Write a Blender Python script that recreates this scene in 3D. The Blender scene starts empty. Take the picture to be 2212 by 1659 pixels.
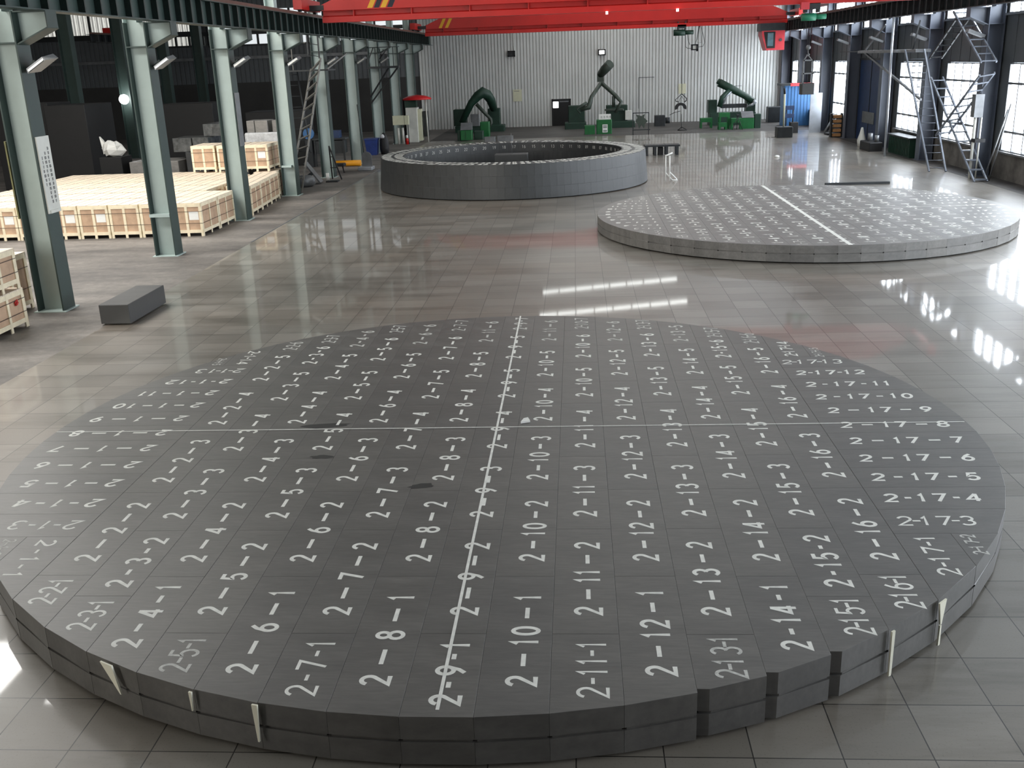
import bpy, math, random
from mathutils import Vector, Matrix
random.seed(7)
SC = bpy.context.scene
COL = SC.collection
PI = math.pi

# ------------------------------------------------------------------ camera, world, lights, exposure
cd = bpy.data.cameras.new('camera'); cam = bpy.data.objects.new('camera', cd); COL.objects.link(cam)
cd.sensor_fit = 'HORIZONTAL'; cd.sensor_width = 36.0; cd.lens = 36.0 * 2146.84 / 2212.0
cd.clip_start = 0.1; cd.clip_end = 400
_R = Vector((0.99759132, 0.06014273, -0.03456034)); _U = Vector((0.01417778, 0.3109275, 0.95032788)); _F = Vector((-0.06790108, 0.94852883, -0.30932589))
cam.matrix_world = Matrix(((_R.x, _U.x, -_F.x, 0), (_R.y, _U.y, -_F.y, 0), (_R.z, _U.z, -_F.z, 4.55), (0, 0, 0, 1)))
SC.camera = cam
vs = SC.view_settings
vs.view_transform = 'Standard'; vs.look = 'None'; vs.exposure = 0.9; vs.gamma = 1.0; vs.use_curve_mapping = False
w = bpy.data.worlds.new('world'); SC.world = w; w.use_nodes = True
w.node_tree.nodes['Background'].inputs[0].default_value = (0.75, 0.85, 1.0, 1)
w.node_tree.nodes['Background'].inputs[1].default_value = 0.6
WIN_LOW, WIN_UP, SKYL, FRONT, LEFTSKY, FARPANE, LAMP = 7.0, 12.0, 4.4, 4.6, 11.0, 0.3, 20.0

# ------------------------------------------------------------------ materials
def lin(r, g, b):
    f = lambda c: (c / 255 / 12.92) if c / 255 <= 0.04045 else ((c / 255 + 0.055) / 1.055) ** 2.4
    return (f(r), f(g), f(b), 1)
def mix(a, b, t): return tuple(a[i] * (1 - t) + b[i] * t for i in range(3)) + (1,)
def new_mat(name):
    m = bpy.data.materials.new(name); m.use_nodes = True
    return m, m.node_tree.nodes, m.node_tree.links, m.node_tree.nodes['Principled BSDF']
def ramp(N, L, src, stops):
    r = N.new('ShaderNodeValToRGB'); e = r.color_ramp.elements
    e[0].position, e[0].color = stops[0]; e[1].position, e[1].color = stops[-1]
    for p, c in stops[1:-1]:
        x = e.new(p); x.color = c
    L.new(src, r.inputs[0]); return r.outputs[0]
def noise(N, L, scale, detail=4, rough=0.6, stretch=(1, 1, 1), coord='Object'):
    tc = N.new('ShaderNodeTexCoord'); mp = N.new('ShaderNodeMapping'); mp.inputs['Scale'].default_value = stretch
    n = N.new('ShaderNodeTexNoise'); n.inputs['Scale'].default_value = scale; n.inputs['Detail'].default_value = detail; n.inputs['Roughness'].default_value = rough
    L.new(tc.outputs[coord], mp.inputs[0]); L.new(mp.outputs[0], n.inputs['Vector']); return n.outputs[0]
def mixc(N, L, fac, a, b, mode='MIX'):
    m = N.new('ShaderNodeMix'); m.data_type = 'RGBA'; m.blend_type = mode
    for s, v in ((0, fac), (6, a), (7, b)):
        if hasattr(v, 'links'): L.new(v, m.inputs[s])
        else: m.inputs[s].default_value = v
    return m.outputs[2]
def plain(name, c, rough=0.5, metal=0.0, var=0.25, scale=3.0, spec=0.5, bump=0.0):
    m, N, L, B = new_mat(name)
    n = noise(N, L, scale)
    d = tuple(v * (1 - var) for v in c[:3]) + (1,); h = tuple(min(1, v * (1 + var * .6)) for v in c[:3]) + (1,)
    L.new(ramp(N, L, n, [(0.3, d), (0.7, h)]), B.inputs['Base Color'])
    B.inputs['Roughness'].default_value = rough; B.inputs['Metallic'].default_value = metal
    B.inputs['Specular IOR Level'].default_value = spec
    if bump:
        b = N.new('ShaderNodeBump'); b.inputs['Strength'].default_value = bump; b.inputs['Distance'].default_value = 0.02
        L.new(n, b.inputs['Height']); L.new(b.outputs[0], B.inputs['Normal'])
    return m
def emit(name, c, s):
    m, N, L, B = new_mat(name)
    B.inputs['Base Color'].default_value = (0.8, 0.8, 0.8, 1); B.inputs['Roughness'].default_value = 0.2
    B.inputs['Emission Color'].default_value = c; B.inputs['Emission Strength'].default_value = s
    return m
def graphite(name, c, rough, stain=False):
    m, N, L, B = new_mat(name)
    oi = N.new('ShaderNodeObjectInfo')
    n1 = noise(N, L, 1.6, 5, 0.65, (1.0, 3.5, 1)); n2 = noise(N, L, 14, 4, 0.7, (0.35, 3, 1))
    a = ramp(N, L, n1, [(0.3, tuple(v * .74 for v in c[:3]) + (1,)), (0.72, tuple(v * 1.22 for v in c[:3]) + (1,))])
    b = ramp(N, L, n2, [(0.35, (.84, .84, .84, 1)), (0.8, (1.16, 1.16, 1.15, 1))])
    r = ramp(N, L, oi.outputs['Random'], [(0.0, (.93, .93, .94, 1)), (1.0, (1.07, 1.06, 1.05, 1))])
    o = mixc(N, L, 1.0, mixc(N, L, 1.0, a, b, 'MULTIPLY'), r, 'MULTIPLY')
    L.new(o, B.inputs['Base Color'])
    rr = N.new('ShaderNodeMapRange'); rr.inputs[3].default_value = rough - .08; rr.inputs[4].default_value = rough + .1
    L.new(n1, rr.inputs[0]); L.new(rr.outputs[0], B.inputs['Roughness'])
    B.inputs['Specular IOR Level'].default_value = 0.8
    return m
M = {}
M['graphite'] = graphite('carbon_block', lin(97, 95, 92), 0.4)
M['graphite_pale'] = graphite('carbon_block_pale', lin(122, 120, 117), 0.42)
M['graphite_black'] = graphite('carbon_block_black', lin(40, 40, 39), 0.5)
M['graphite_dark'] = graphite('carbon_ring', lin(50, 52, 53), 0.48)
M['black'] = plain('black', lin(15, 15, 16), 0.6)
M['paint'] = plain('white_paint', lin(240, 240, 234), 0.6, var=0.16, scale=9)
M['paint_thin'] = plain('worn_white_paint', lin(205, 205, 200), 0.6, var=0.3, scale=25)
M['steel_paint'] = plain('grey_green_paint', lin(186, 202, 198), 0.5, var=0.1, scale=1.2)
M['beam_dark'] = plain('darkened_green', lin(50, 66, 62), 0.5, var=0.16, scale=1.5)
M['stiff'] = plain('black_green_paint', lin(24, 36, 33), 0.5)
M['rail'] = plain('rusty_rail', lin(96, 60, 48), 0.6)
M['right_paint'] = plain('blue_grey_paint', lin(88, 94, 106), 0.45, var=0.1, scale=1.5)
M['dark_steel'] = plain('dark_steel', lin(48, 51, 53), 0.5, 0.2)
M['grey_steel'] = plain('grey_steel', lin(120, 122, 124), 0.4, 0.3)
M['red'] = plain('crane_red', lin(190, 26, 20), 0.4, var=0.12, scale=0.8)
M['red_cab'] = plain('cab_red', lin(200, 58, 66), 0.45, var=0.1)
M['yellow'] = plain('stripe_yellow', lin(226, 168, 40), 0.5, var=0.08)
M['navy'] = plain('stripe_black', lin(24, 22, 40), 0.5, var=0.1)
M['hoist_green'] = plain('hoist_green', lin(38, 132, 98), 0.45, var=0.15)
M['machine_green'] = plain('machine_green', lin(18, 100, 48), 0.45, var=0.2)
M['deep_green'] = plain('deep_green', lin(24, 56, 42), 0.5, var=0.25)
M['duct'] = plain('dust_duct', lin(64, 74, 66), 0.4, 0.1)
M['wood'] = plain('pale_wood', lin(240, 226, 196), 0.7, var=0.14, scale=5)
M['ply'] = plain('plywood', lin(196, 164, 136), 0.7, var=0.18, scale=4)
M['plank'] = plain('lid_plank', lin(234, 218, 196), 0.75, var=0.18, scale=6)
M['strap'] = plain('strap', lin(62, 48, 40), 0.6)
M['paper'] = plain('paper', lin(240, 240, 236), 0.7, var=0.05)
M['cream'] = plain('cream_board', lin(205, 205, 178), 0.6, var=0.08)
M['white_steel'] = plain('white_steel', lin(216, 216, 208), 0.4, var=0.08)
M['galv'] = plain('galvanised', lin(190, 196, 204), 0.3, 0.6, var=0.2, scale=1.5)
M['blue'] = plain('blue_sheet', lin(62, 112, 164), 0.45, var=0.12)
M['blue_dark'] = plain('dark_blue', lin(36, 56, 92), 0.5)
M['navy_bin'] = plain('blue_plastic', lin(40, 62, 128), 0.5)
M['red_roof'] = plain('red_canopy', lin(206, 30, 34), 0.4, var=0.1)
M['orange'] = plain('orange_tube', lin(236, 160, 30), 0.5, var=0.1)
M['white_wood'] = plain('bare_white_wood', lin(240, 236, 216), 0.7, var=0.08)
M['mark_red'] = plain('red_mark', lin(196, 50, 44), 0.7)
M['poly'] = plain('plastic_wrap', lin(196, 198, 200), 0.15, var=0.25, scale=6, bump=0.6)
M['wrap_dark'] = plain('wrapped_carbon', lin(92, 94, 94), 0.14, var=0.5, scale=5, bump=0.7)
M['brick'] = plain('tan_block', lin(190, 140, 92), 0.7)
M['glass'] = plain('cab_glass', lin(96, 120, 128), 0.1)
M['rope'] = plain('rope', lin(28, 28, 30), 0.6)
M['ink'] = plain('ink', lin(70, 66, 72), 0.7)
M['bag'] = plain('woven_bag', lin(208, 208, 204), 0.7, var=0.12, bump=0.3)
M['roof'] = plain('roof_sheet', lin(196, 198, 198), 0.6, var=0.1)
M['wall_back'] = plain('sheet_white', lin(206, 208, 205), 0.45, var=0.06, scale=0.6)
M['wall_grey'] = plain('sheet_grey', lin(88, 92, 95), 0.5, var=0.12, scale=0.8)
M['wall_dark'] = plain('wall_dark', lin(58, 57, 56), 0.8, var=0.2, scale=0.5)
M['plaster'] = plain('stained_plaster', lin(105, 101, 96), 0.8, var=0.5, scale=1.6)
M['pane_low'] = emit('daylight_pane', (0.85, 0.92, 1.0, 1), WIN_LOW)
M['pane_up'] = emit('daylight_pane_upper', (0.86, 0.93, 1.0, 1), WIN_UP)
M['skylight'] = emit('roof_light', (0.97, 1.0, 0.97, 1), SKYL)
M['front'] = emit('daylight_front', (1.0, 0.97, 0.9, 1), FRONT)
M['leftsky'] = emit('daylight_left', (1.0, 0.98, 0.94, 1), LEFTSKY)
M['farpane'] = emit('translucent_sheet', (0.96, 0.97, 0.9, 1), FARPANE)
def _ribs(m):
    N, L, B = m.node_tree.nodes, m.node_tree.links, m.node_tree.nodes['Principled BSDF']
    tc = N.new('ShaderNodeTexCoord'); wv = N.new('ShaderNodeTexWave'); wv.inputs['Scale'].default_value = .92; wv.bands_direction = 'X'; L.new(tc.outputs['Object'], wv.inputs[0])
    L.new(ramp(N, L, wv.outputs[1], [(0.08, (.25, .25, .23, 1)), (0.3, (.96, .96, .88, 1))]), B.inputs['Emission Color'])
_ribs(M['farpane'])
M['lamp'] = emit('lamp_glow', (1, 1, 1, 1), LAMP)
M['endglass'] = emit('dull_daylight', (0.9, 0.97, 1.0, 1), 0.4)
M['led'] = emit('flood_glow', (1, 1, 0.98, 1), 3.0)

def floor_polished():
    m, N, L, B = new_mat('polished_tile')
    tc = N.new('ShaderNodeTexCoord'); mp = N.new('ShaderNodeMapping'); L.new(tc.outputs['Object'], mp.inputs[0])
    mp.inputs['Location'].default_value = (0.06, 0.3, 0)
    br = N.new('ShaderNodeTexBrick'); br.offset = 0.0; br.squash = 1.0
    br.inputs['Scale'].default_value = 1.0; br.inputs['Brick Width'].default_value = 0.6; br.inputs['Row Height'].default_value = 0.6
    br.inputs['Mortar Size'].default_value = 0.005; br.inputs['Mortar Smooth'].default_value = 0.2; br.inputs['Bias'].default_value = 0.0
    br.inputs['Color1'].default_value = (0, 0, 0, 1); br.inputs['Color2'].default_value = (1, 1, 1, 1); br.inputs['Mortar'].default_value = (.5, .5, .5, 1)
    L.new(mp.outputs[0], br.inputs['Vector'])
    tile = ramp(N, L, br.outputs['Color'], [(0.0, lin(120, 115, 107)), (0.5, lin(130, 125, 117)), (1.0, lin(141, 136, 128))])
    pat = noise(N, L, 0.16, 3, 0.5, (1.0, 1.3, 1))
    tint = ramp(N, L, pat, [(0.47, (1, 1, 1, 1)), (0.7, lin(252, 240, 230))])
    c = mixc(N, L, 1.0, tile, tint, 'MULTIPLY')
    st = noise(N, L, 0.9, 6, 0.7, (0.3, 1.8, 1))
    stn = ramp(N, L, st, [(0.32, (.62, .61, .58, 1)), (0.5, (1, 1, 1, 1)), (0.75, (1.12, 1.12, 1.12, 1))])
    c = mixc(N, L, 1.0, c, stn, 'MULTIPLY')
    sp = noise(N, L, 60, 2, 0.5); spk = ramp(N, L, sp, [(0.28, (.6, .6, .58, 1)), (0.4, (1, 1, 1, 1))])
    c = mixc(N, L, 0.5, c, mixc(N, L, 1.0, c, spk, 'MULTIPLY'))
    c = mixc(N, L, br.outputs['Fac'], c, lin(40, 38, 35))
    L.new(c, B.inputs['Base Color'])
    rr = N.new('ShaderNodeMapRange'); rr.inputs[3].default_value = 0.26; rr.inputs[4].default_value = 0.44
    L.new(st, rr.inputs[0]); L.new(rr.outputs[0], B.inputs['Roughness'])
    B.inputs['Specular IOR Level'].default_value = 0.7
    B.inputs['Coat Weight'].default_value = 0.5; B.inputs['Coat Roughness'].default_value = 0.04; B.inputs['Coat IOR'].default_value = 1.5
    return m
def floor_rough(name, k):
    m, N, L, B = new_mat(name)
    n = noise(N, L, 0.35, 6, 0.7, (0.6, 1.6, 1)); n2 = noise(N, L, 6, 4, 0.7)
    a = ramp(N, L, n, [(0.3, lin(62 * k, 60 * k, 59 * k)), (0.55, lin(96 * k, 92 * k, 88 * k)), (0.75, lin(122 * k, 116 * k, 111 * k))])
    b = ramp(N, L, n2, [(0.3, (.8, .8, .8, 1)), (0.7, (1.1, 1.1, 1.1, 1))])
    L.new(mixc(N, L, 1.0, a, b, 'MULTIPLY'), B.inputs['Base Color'])
    B.inputs['Roughness'].default_value = 0.62; B.inputs['Specular IOR Level'].default_value = 0.35
    return m
M['tile'] = floor_polished(); M['rough'] = floor_rough('dusty_concrete', 1.3); M['rough_dark'] = floor_rough('dark_concrete', .85)

# ------------------------------------------------------------------ mesh helpers
class MB:
    def __init__(s): s.v = []; s.f = []; s.mi = []; s.sm = []; s.cur = 0
    def add(s, vs, fs, smooth=False):
        o = len(s.v); s.v += [tuple(p) for p in vs]
        for f in fs: s.f.append([i + o for i in f]); s.mi.append(s.cur); s.sm.append(smooth)
        return s
    def box(s, x0, x1, y0, y1, z0, z1):
        v = [(x, y, z) for z in (z0, z1) for y in (y0, y1) for x in (x0, x1)]
        return s.add(v, [(0, 2, 3, 1), (4, 5, 7, 6), (0, 1, 5, 4), (2, 6, 7, 3), (0, 4, 6, 2), (1, 3, 7, 5)])
    def bev(s, x0, x1, y0, y1, z0, z1, b):
        # box with chamfered vertical and top edges
        def ring(d, z): return [(x0 + d, y0 + b, z), (x0 + b, y0 + d, z), (x1 - b, y0 + d, z), (x1 - d, y0 + b, z), (x1 - d, y1 - b, z), (x1 - b, y1 - d, z), (x0 + b, y1 - d, z), (x0 + d, y1 - b, z)]
        V = ring(0, z0) + ring(0, z1 - b) + ring(b * .8, z1)
        F = [tuple(range(7, -1, -1)), tuple(range(16, 24))]
        for k in (0, 8):
            for i in range(8): F.append((k + i, k + (i + 1) % 8, k + 8 + (i + 1) % 8, k + 8 + i))
        return s.add(V, F)
    def prism(s, poly, z0, z1):
        n = len(poly); V = [(x, y, z0) for x, y in poly] + [(x, y, z1) for x, y in poly]
        return s.add(V, [tuple(range(n - 1, -1, -1)), tuple(range(n, 2 * n))] + [(i, (i + 1) % n, n + (i + 1) % n, n + i) for i in range(n)])
    def ext(s, poly, a, axis, c0, c1):
        # polygon in the plane across `axis`, extruded from c0 to c1 along it
        def pt(u, v, c): return {'x': (c, u, v), 'y': (u, c, v), 'z': (u, v, c)}[axis]
        n = len(poly); V = [pt(u, v, c0) for u, v in poly] + [pt(u, v, c1) for u, v in poly]
        return s.add(V, [tuple(range(n - 1, -1, -1)), tuple(range(n, 2 * n))] + [(i, (i + 1) % n, n + (i + 1) % n, n + i) for i in range(n)])
    def tube(s, pts, r, n=8, caps=True):
        pts = [Vector(p) for p in pts]; rs = r if isinstance(r, (list, tuple)) else [r] * len(pts)
        V = []; up = None
        for i, p in enumerate(pts):
            t = ((pts[i] - pts[i - 1]).normalized() if i else Vector()) + ((pts[i + 1] - pts[i]).normalized() if i < len(pts) - 1 else Vector())
            t.normalize()
            if up is None: up = Vector((0, 0, 1)) if abs(t.z) < .9 else Vector((1, 0, 0))
            a = t.cross(up).normalized(); b = a.cross(t).normalized(); up = b
            V += [p + (a * math.cos(2 * PI * k / n) + b * math.sin(2 * PI * k / n)) * rs[i] for k in range(n)]
        F = [(i * n + k, i * n + (k + 1) % n, (i + 1) * n + (k + 1) % n, (i + 1) * n + k) for i in range(len(pts) - 1) for k in range(n)]
        s.add(V, F, True)
        if caps:
            o = len(s.v) - len(V)
            for c in (list(range(n - 1, -1, -1)), list(range((len(pts) - 1) * n, len(pts) * n))):
                s.f.append([o + i for i in c]); s.mi.append(s.cur); s.sm.append(False)
        return s
    def bar(s, a, b, w, h):
        a, b = Vector(a), Vector(b); t = (b - a).normalized(); up = Vector((0, 0, 1)) if abs(t.z) < .95 else Vector((0, 1, 0))
        u = t.cross(up).normalized() * w / 2; v = u.cross(t).normalized() * h / 2
        V = [p + i * u + j * v for p in (a, b) for i, j in ((-1, -1), (1, -1), (1, 1), (-1, 1))]
        return s.add(V, [(0, 1, 2, 3), (7, 6, 5, 4), (0, 4, 5, 1), (1, 5, 6, 2), (2, 6, 7, 3), (3, 7, 4, 0)])
    def lathe(s, prof, cx, cy, n=20):
        V = [(cx + r * math.cos(2 * PI * k / n), cy + r * math.sin(2 * PI * k / n), z) for r, z in prof for k in range(n)]
        F = [(i * n + k, i * n + (k + 1) % n, (i + 1) * n + (k + 1) % n, (i + 1) * n + k) for i in range(len(prof) - 1) for k in range(n)]
        F += [tuple(range(n - 1, -1, -1)), tuple(range((len(prof) - 1) * n, len(prof) * n))]
        return s.add(V, F, True)
    def build(s, name, mat, parent=None, loc=None):
        me = bpy.data.meshes.new(name)
        if loc is None: loc = LOC.get(parent.name, Vector()) if parent else Vector()
        loc = Vector(loc)
        me.from_pydata([Vector(p) - loc for p in s.v], [], s.f)
        for m in (mat if isinstance(mat, (list, tuple)) else [mat]): me.materials.append(M[m])
        me.polygons.foreach_set('material_index', s.mi); me.polygons.foreach_set('use_smooth', s.sm)
        me.update()
        o = bpy.data.objects.new(name, me); COL.objects.link(o)
        if parent: o.parent = parent
        else: o.location = loc
        LOC[o.name] = loc
        return o
LOC = {}
def tag(o, label, cat, group=None):
    o['label'] = label; o['category'] = cat
    if group: o['group'] = group
    return o
def thing(name, label, cat, loc=(0, 0, 0), group=None):
    o = bpy.data.objects.new(name, None); COL.objects.link(o); o.location = loc; o.empty_display_size = 0.2
    LOC[o.name] = Vector(loc); return tag(o, label, cat, group)
def struct(o): o['kind'] = 'structure'; return o
def kids(o): return [c for c in bpy.data.objects if c.parent == o]
def dup(root, ch, loc, label, group=None):
    r = root.copy(); COL.objects.link(r); r.location = loc; r['label'] = label
    if group: r['group'] = group
    LOC[r.name] = Vector(loc)
    for c, sub in ch:
        d = c.copy(); COL.objects.link(d); d.parent = r
        for e in sub:
            g = e.copy(); COL.objects.link(g); g.parent = d
    return r
def tree(root):
    allo = list(bpy.data.objects)
    return [(c, [e for e in allo if e.parent == c]) for c in allo if c.parent == root]
def one(mb, name, mat, label, cat, group=None, loc=None):
    if loc is None:
        xs = [p[0] for p in mb.v]; ys = [p[1] for p in mb.v]; zs = [p[2] for p in mb.v]
        loc = ((min(xs) + max(xs)) / 2, (min(ys) + max(ys)) / 2, min(zs))
    return tag(mb.build(name, mat, None, loc), label, cat, group)

# ------------------------------------------------------------------ painted characters (strokes)
def arc(cx, cy, rx, ry, a0, a1, n=12):
    return [(cx + rx * math.cos(math.radians(a0 + (a1 - a0) * i / n)), cy + ry * math.sin(math.radians(a0 + (a1 - a0) * i / n))) for i in range(n + 1)]
GL = {
 '0': [arc(.5, .5, .42, .46, 90, 450, 20)],
 '1': [[(.18, .76), (.55, .97), (.55, .02)]],
 '2': [arc(.5, .72, .4, .26, 165, -35, 12) + [(.1, .04), (.95, .04)]],
 '3': [arc(.47, .73, .38, .24, 150, -80, 12), arc(.47, .27, .42, .25, 82, -150, 14)],
 '4': [[(.72, .02), (.72, .97)], [(.7, .95), (.06, .27), (.97, .27)]],
 '5': [[(.88, .96), (.24, .96), (.16, .53)] + arc(.47, .31, .42, .28, 125, -150, 14)],
 '6': [arc(.5, .3, .4, .28, 90, 450, 20), [(.74, .97), (.4, .76), (.11, .36)]],
 '7': [[(.06, .96), (.94, .96), (.38, .02)]],
 '8': [arc(.5, .74, .34, .22, 270, 630, 18), arc(.5, .27, .42, .25, 90, 450, 18)],
 '9': [arc(.5, .7, .4, .28, 90, 450, 20), [(.89, .64), (.6, .24), (.26, .03)]],
 '-': [[(.02, .5), (.98, .5)]],
}
def ribbon(mb, pts, hw, put):
    if len(pts) < 2: return
    closed = (abs(pts[0][0] - pts[-1][0]) + abs(pts[0][1] - pts[-1][1])) < 1e-6
    P = [Vector((a, b)) for a, b in pts]
    if closed: P = P[:-1]
    n = len(P); Lp = []; Rp = []
    for i in range(n):
        a = P[i - 1] if (i or closed) else None; b = P[(i + 1) % n] if (i < n - 1 or closed) else None
        d1 = (P[i] - a).normalized() if a is not None else None; d2 = (b - P[i]).normalized() if b is not None else None
        if d1 is None: d1 = d2
        if d2 is None: d2 = d1
        nrm = Vector((-(d1.y + d2.y), d1.x + d2.x))
        if nrm.length < 1e-6: nrm = Vector((-d1.y, d1.x))
        nrm.normalize(); k = max(.55, nrm.dot(Vector((-d1.y, d1.x))))
        Lp.append(P[i] + nrm * hw / k); Rp.append(P[i] - nrm * hw / k)
    V = [put(q.x, q.y) for q in Lp] + [put(q.x, q.y) for q in Rp]
    F = [(i, n + i, n + (i + 1) % n, (i + 1) % n) for i in range(n if closed else n - 1)]
    mb.add(V, F)
def text(mb, s, cx, cy, z, ang, length, height, sw, dw=None, slant=0.0):
    # characters centred on (cx, cy), baseline direction ang, total length, cap height, stroke width
    dw = dw or .14; nd = s.count('-')
    wd = [0 if c == '-' else (dw * .66 if c == '1' else dw) for c in s]
    adj = sum(1 for a, b in zip(s, s[1:]) if a != '-' and b != '-'); ng = len(s) - 1 - adj
    if nd:
        rest = length - sum(wd) - adj * .03
        dash = max(.1, min(.26, .54 * rest / nd)); gp = max(-.03, (rest - nd * dash) / ng)
    else: dash = 0; gp = 0
    wd = [dash if c == '-' else q for c, q in zip(s, wd)]
    gaps = [.03 if s[i] != '-' and s[i + 1] != '-' else gp for i in range(len(s) - 1)]
    ca, sa = math.cos(ang), math.sin(ang); x = -(sum(wd) + sum(gaps)) / 2
    for i, c in enumerate(s):
        w_ = wd[i]
        for q, st in enumerate(GL[c]):
            put = lambda a, b, h_=z - .0006 + .0002 * q + .0004 * (i % 2): (cx + a * ca - b * sa, cy + a * sa + b * ca, h_)
            ribbon(mb, [(x + sw / 2 + u * (w_ - sw) + slant * (v - .5) * height, (v - .5) * (height - sw)) for u, v in st], sw / 2, put)
        x += w_ + (gaps[i] if i < len(gaps) else 0)
def wall_text(mb, s, cx, cz, y, length, height, sw):
    wd = [0.6 if c == '1' else 0.9 for c in s]; tot = sum(wd) + .25 * (len(s) - 1); k = length / tot; x = -length / 2
    for i, c in enumerate(s):
        for st in GL[c]: ribbon(mb, [(x + u * wd[i] * k, (v - .5) * height) for u, v in st], sw / 2, lambda a, b: (cx + a, y, cz + b))
        x += (wd[i] + .25) * k

# ------------------------------------------------------------------ setting
X_EDGE, X_R, Y_B, X_L = -9.03, 14.85, 73.5, -45.0
fl = MB()
def quad(x0, x1, y0, y1, mi): fl.cur = mi; fl.add([(x0, y0, 0), (x1, y0, 0), (x1, y1, 0), (x0, y1, 0)], [(0, 1, 2, 3)])
quad(X_EDGE, 13.95, -9, 62.2, 0); quad(13.95, X_R, -9, 62.2, 2); quad(X_EDGE, X_R, 62.2, Y_B, 2); quad(X_L, X_EDGE, -9, Y_B, 1)
struct(fl.build('floor', ['tile', 'rough', 'rough_dark']))
struct(MB().box(X_EDGE - .03, X_EDGE, 27, 46, 0, .012).build('lit_edge_strip', 'grey_steel'))  # pale strip in place of the light caught by the floor edge
def corrugated(x0, x1, y, z0, z1, pitch, depth):
    xs = []; x = x0; k = 0
    prof = [(0, 0), (.68, 0), (.76, depth), (.92, depth), (1.0, 0)]
    while x < x1 - 1e-6:
        for a, d in prof[:-1]: xs.append((min(x1, x + a * pitch), y - (depth - d)))
        x += pitch
    xs.append((x1, y - depth)); mb = MB()
    V = [(a, b, z) for z in (z0, z1) for a, b in xs]; n = len(xs)
    mb.add(V, [(i, i + 1, n + i + 1, n + i) for i in range(n - 1)])
    return mb
wb = corrugated(-11.0, X_R + .2, Y_B, 0, 12.5, .225, .085)
struct(wb.build('wall_back', 'wall_back'))
struct(MB().box(X_L, X_R + .2, Y_B + .03, Y_B + .2, -.2, 12.5).build('wall_back_core', 'wall_dark'))
lw = corrugated(X_L, -11.0, Y_B, 3.7, 12.5, .34, .05); struct(lw.build('wall_left_end', 'wall_grey'))
struct(MB().box(X_L, -11.0, Y_B - .04, Y_B, 0, 3.7).build('wall_left_plinth', 'wall_dark'))
struct(MB().box(X_L - .2, X_L, -9, Y_B, 0, 12.5).build('wall_left', 'wall_dark'))
# right wall: plaster plinth, piers between windows, sheet bands
WY = [(y - 2.1, y + 2.1) for y in (4.5, 10.5, 16.5, 22.5, 28.5, 34.5, 40.5, 46.5, 58.5, 64.5, 70.2)]
mb = MB(); mb.box(X_R, X_R + .25, -9, Y_B, 0, .95)
struct(mb.build('wall_right_plinth', 'plaster'))
mb = MB(); prev = -9
for a, b in WY: mb.box(X_R, X_R + .2, prev, a, .95, 3.9); prev = b
mb.box(X_R, X_R + .2, prev, Y_B, .95, 3.9)
mb.box(X_R, X_R + .2, -9, Y_B, 3.9, 5.5); mb.box(X_R, X_R + .2, -9, Y_B, 7.0, 10.4)
for k in range(82): mb.box(X_R - .02, X_R, -8.6 + k, -8.54 + k, 3.9, 5.5)
UP = []
for k in range(14):
    c = -7.5 + 6 * k + 0.0
    if c < -8: mb.box(X_R, X_R + .2, c - 3, c + 3, 5.5, 7.0)
    if c > -12: mb.box(X_R, X_R + .2, c - .35 + 3, c + .35 + 3, 5.5, 7.0); UP.append((c + 3.35, c + 8.65))
struct(mb.build('wall_right', 'wall_grey'))
mb = MB(); mb.box(X_L, -9.3, -9.25, -9.05, 0, 12.5); mb.box(-9.5, X_R, -1.7, -1.5, 0, 12.5); mb.box(-9.5, -9.3, -9.05, -1.7, 0, 12.5); struct(mb.build('wall_front_blocker', 'wall_dark'))  # main-hall part is an unseen wall added to keep front light off the discs
def window(i, y0, y1, z0, z1, cols, rows, pane, x=X_R, fr=.06):
    r = thing('window_%d' % i, '', 'window', (x, (y0 + y1) / 2, z0)); struct(r); del r['label']; del r['category']
    f = MB(); n = cols
    for k in range(n + 1):
        y = y0 + (y1 - y0) * k / n; f.box(x - .03, x + .09, max(y0, y - fr / 2), min(y1, y + fr / 2), z0, z1)
    for z in rows: f.box(x - .045, x + .09, y0, y1, max(z0, z - fr * .6), min(z1, z + fr * .6))
    f.box(x - .16, x + .1, y0 - .05, y1 + .05, z0 - .06, z0)
    f.build('window_frame', 'grey_steel', r)
    MB().add([(x + .1, y0, z0), (x + .1, y1, z0), (x + .1, y1, z1), (x + .1, y0, z1)], [(0, 3, 2, 1)]).build('window_pane', pane, r)
i = 1
for a, b in WY: window(i, a, b, .96, 3.88, 5, [.96, 1.62, 3.22, 3.88], 'pane_low'); i += 1
for a, b in UP:
    if b < Y_B: window(i, a, b, 5.5, 7.0, 6, [5.5, 7.0], 'pane_up'); i += 1
# roof with slope lights
zr = lambda x: 11.5 - (x + 2.3) / 12
SY = [(70.2, 71.2), (63.3, 64.3), (56.5, 57.3), (49.7, 50.5), (43, 43.8), (36.2, 37), (29.4, 30.2)]
rf = MB()
def slab(xa, xb, ya, yb): rf.add([(xa, ya, zr(xa)), (xb, ya, zr(xb)), (xb, yb, zr(xb)), (xa, yb, zr(xa)), (xa, ya, zr(xa) + .1), (xb, ya, zr(xb) + .1), (xb, yb, zr(xb) + .1), (xa, yb, zr(xa) + .1)], [(0, 3, 2, 1), (4, 5, 6, 7), (0, 1, 5, 4), (2, 3, 7, 6), (0, 4, 7, 3), (1, 2, 6, 5)])
XS0, XS1 = -2.6, 7.1
slab(XS1, X_R + .2, -9.2, Y_B + .2); yy = -9.2
for a, b in sorted(SY): slab(XS0, XS1, yy, a); yy = b
slab(XS0, XS1, yy, Y_B + .2)
zl = lambda x: 11.5 + (x + 2.6) / 12
LSK = [(-20.5, -13.0, 15.0, 18.0), (-20.5, -13.0, 22.0, 25.0), (-20.5, -13.0, 30.0, 33.0)]
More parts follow.
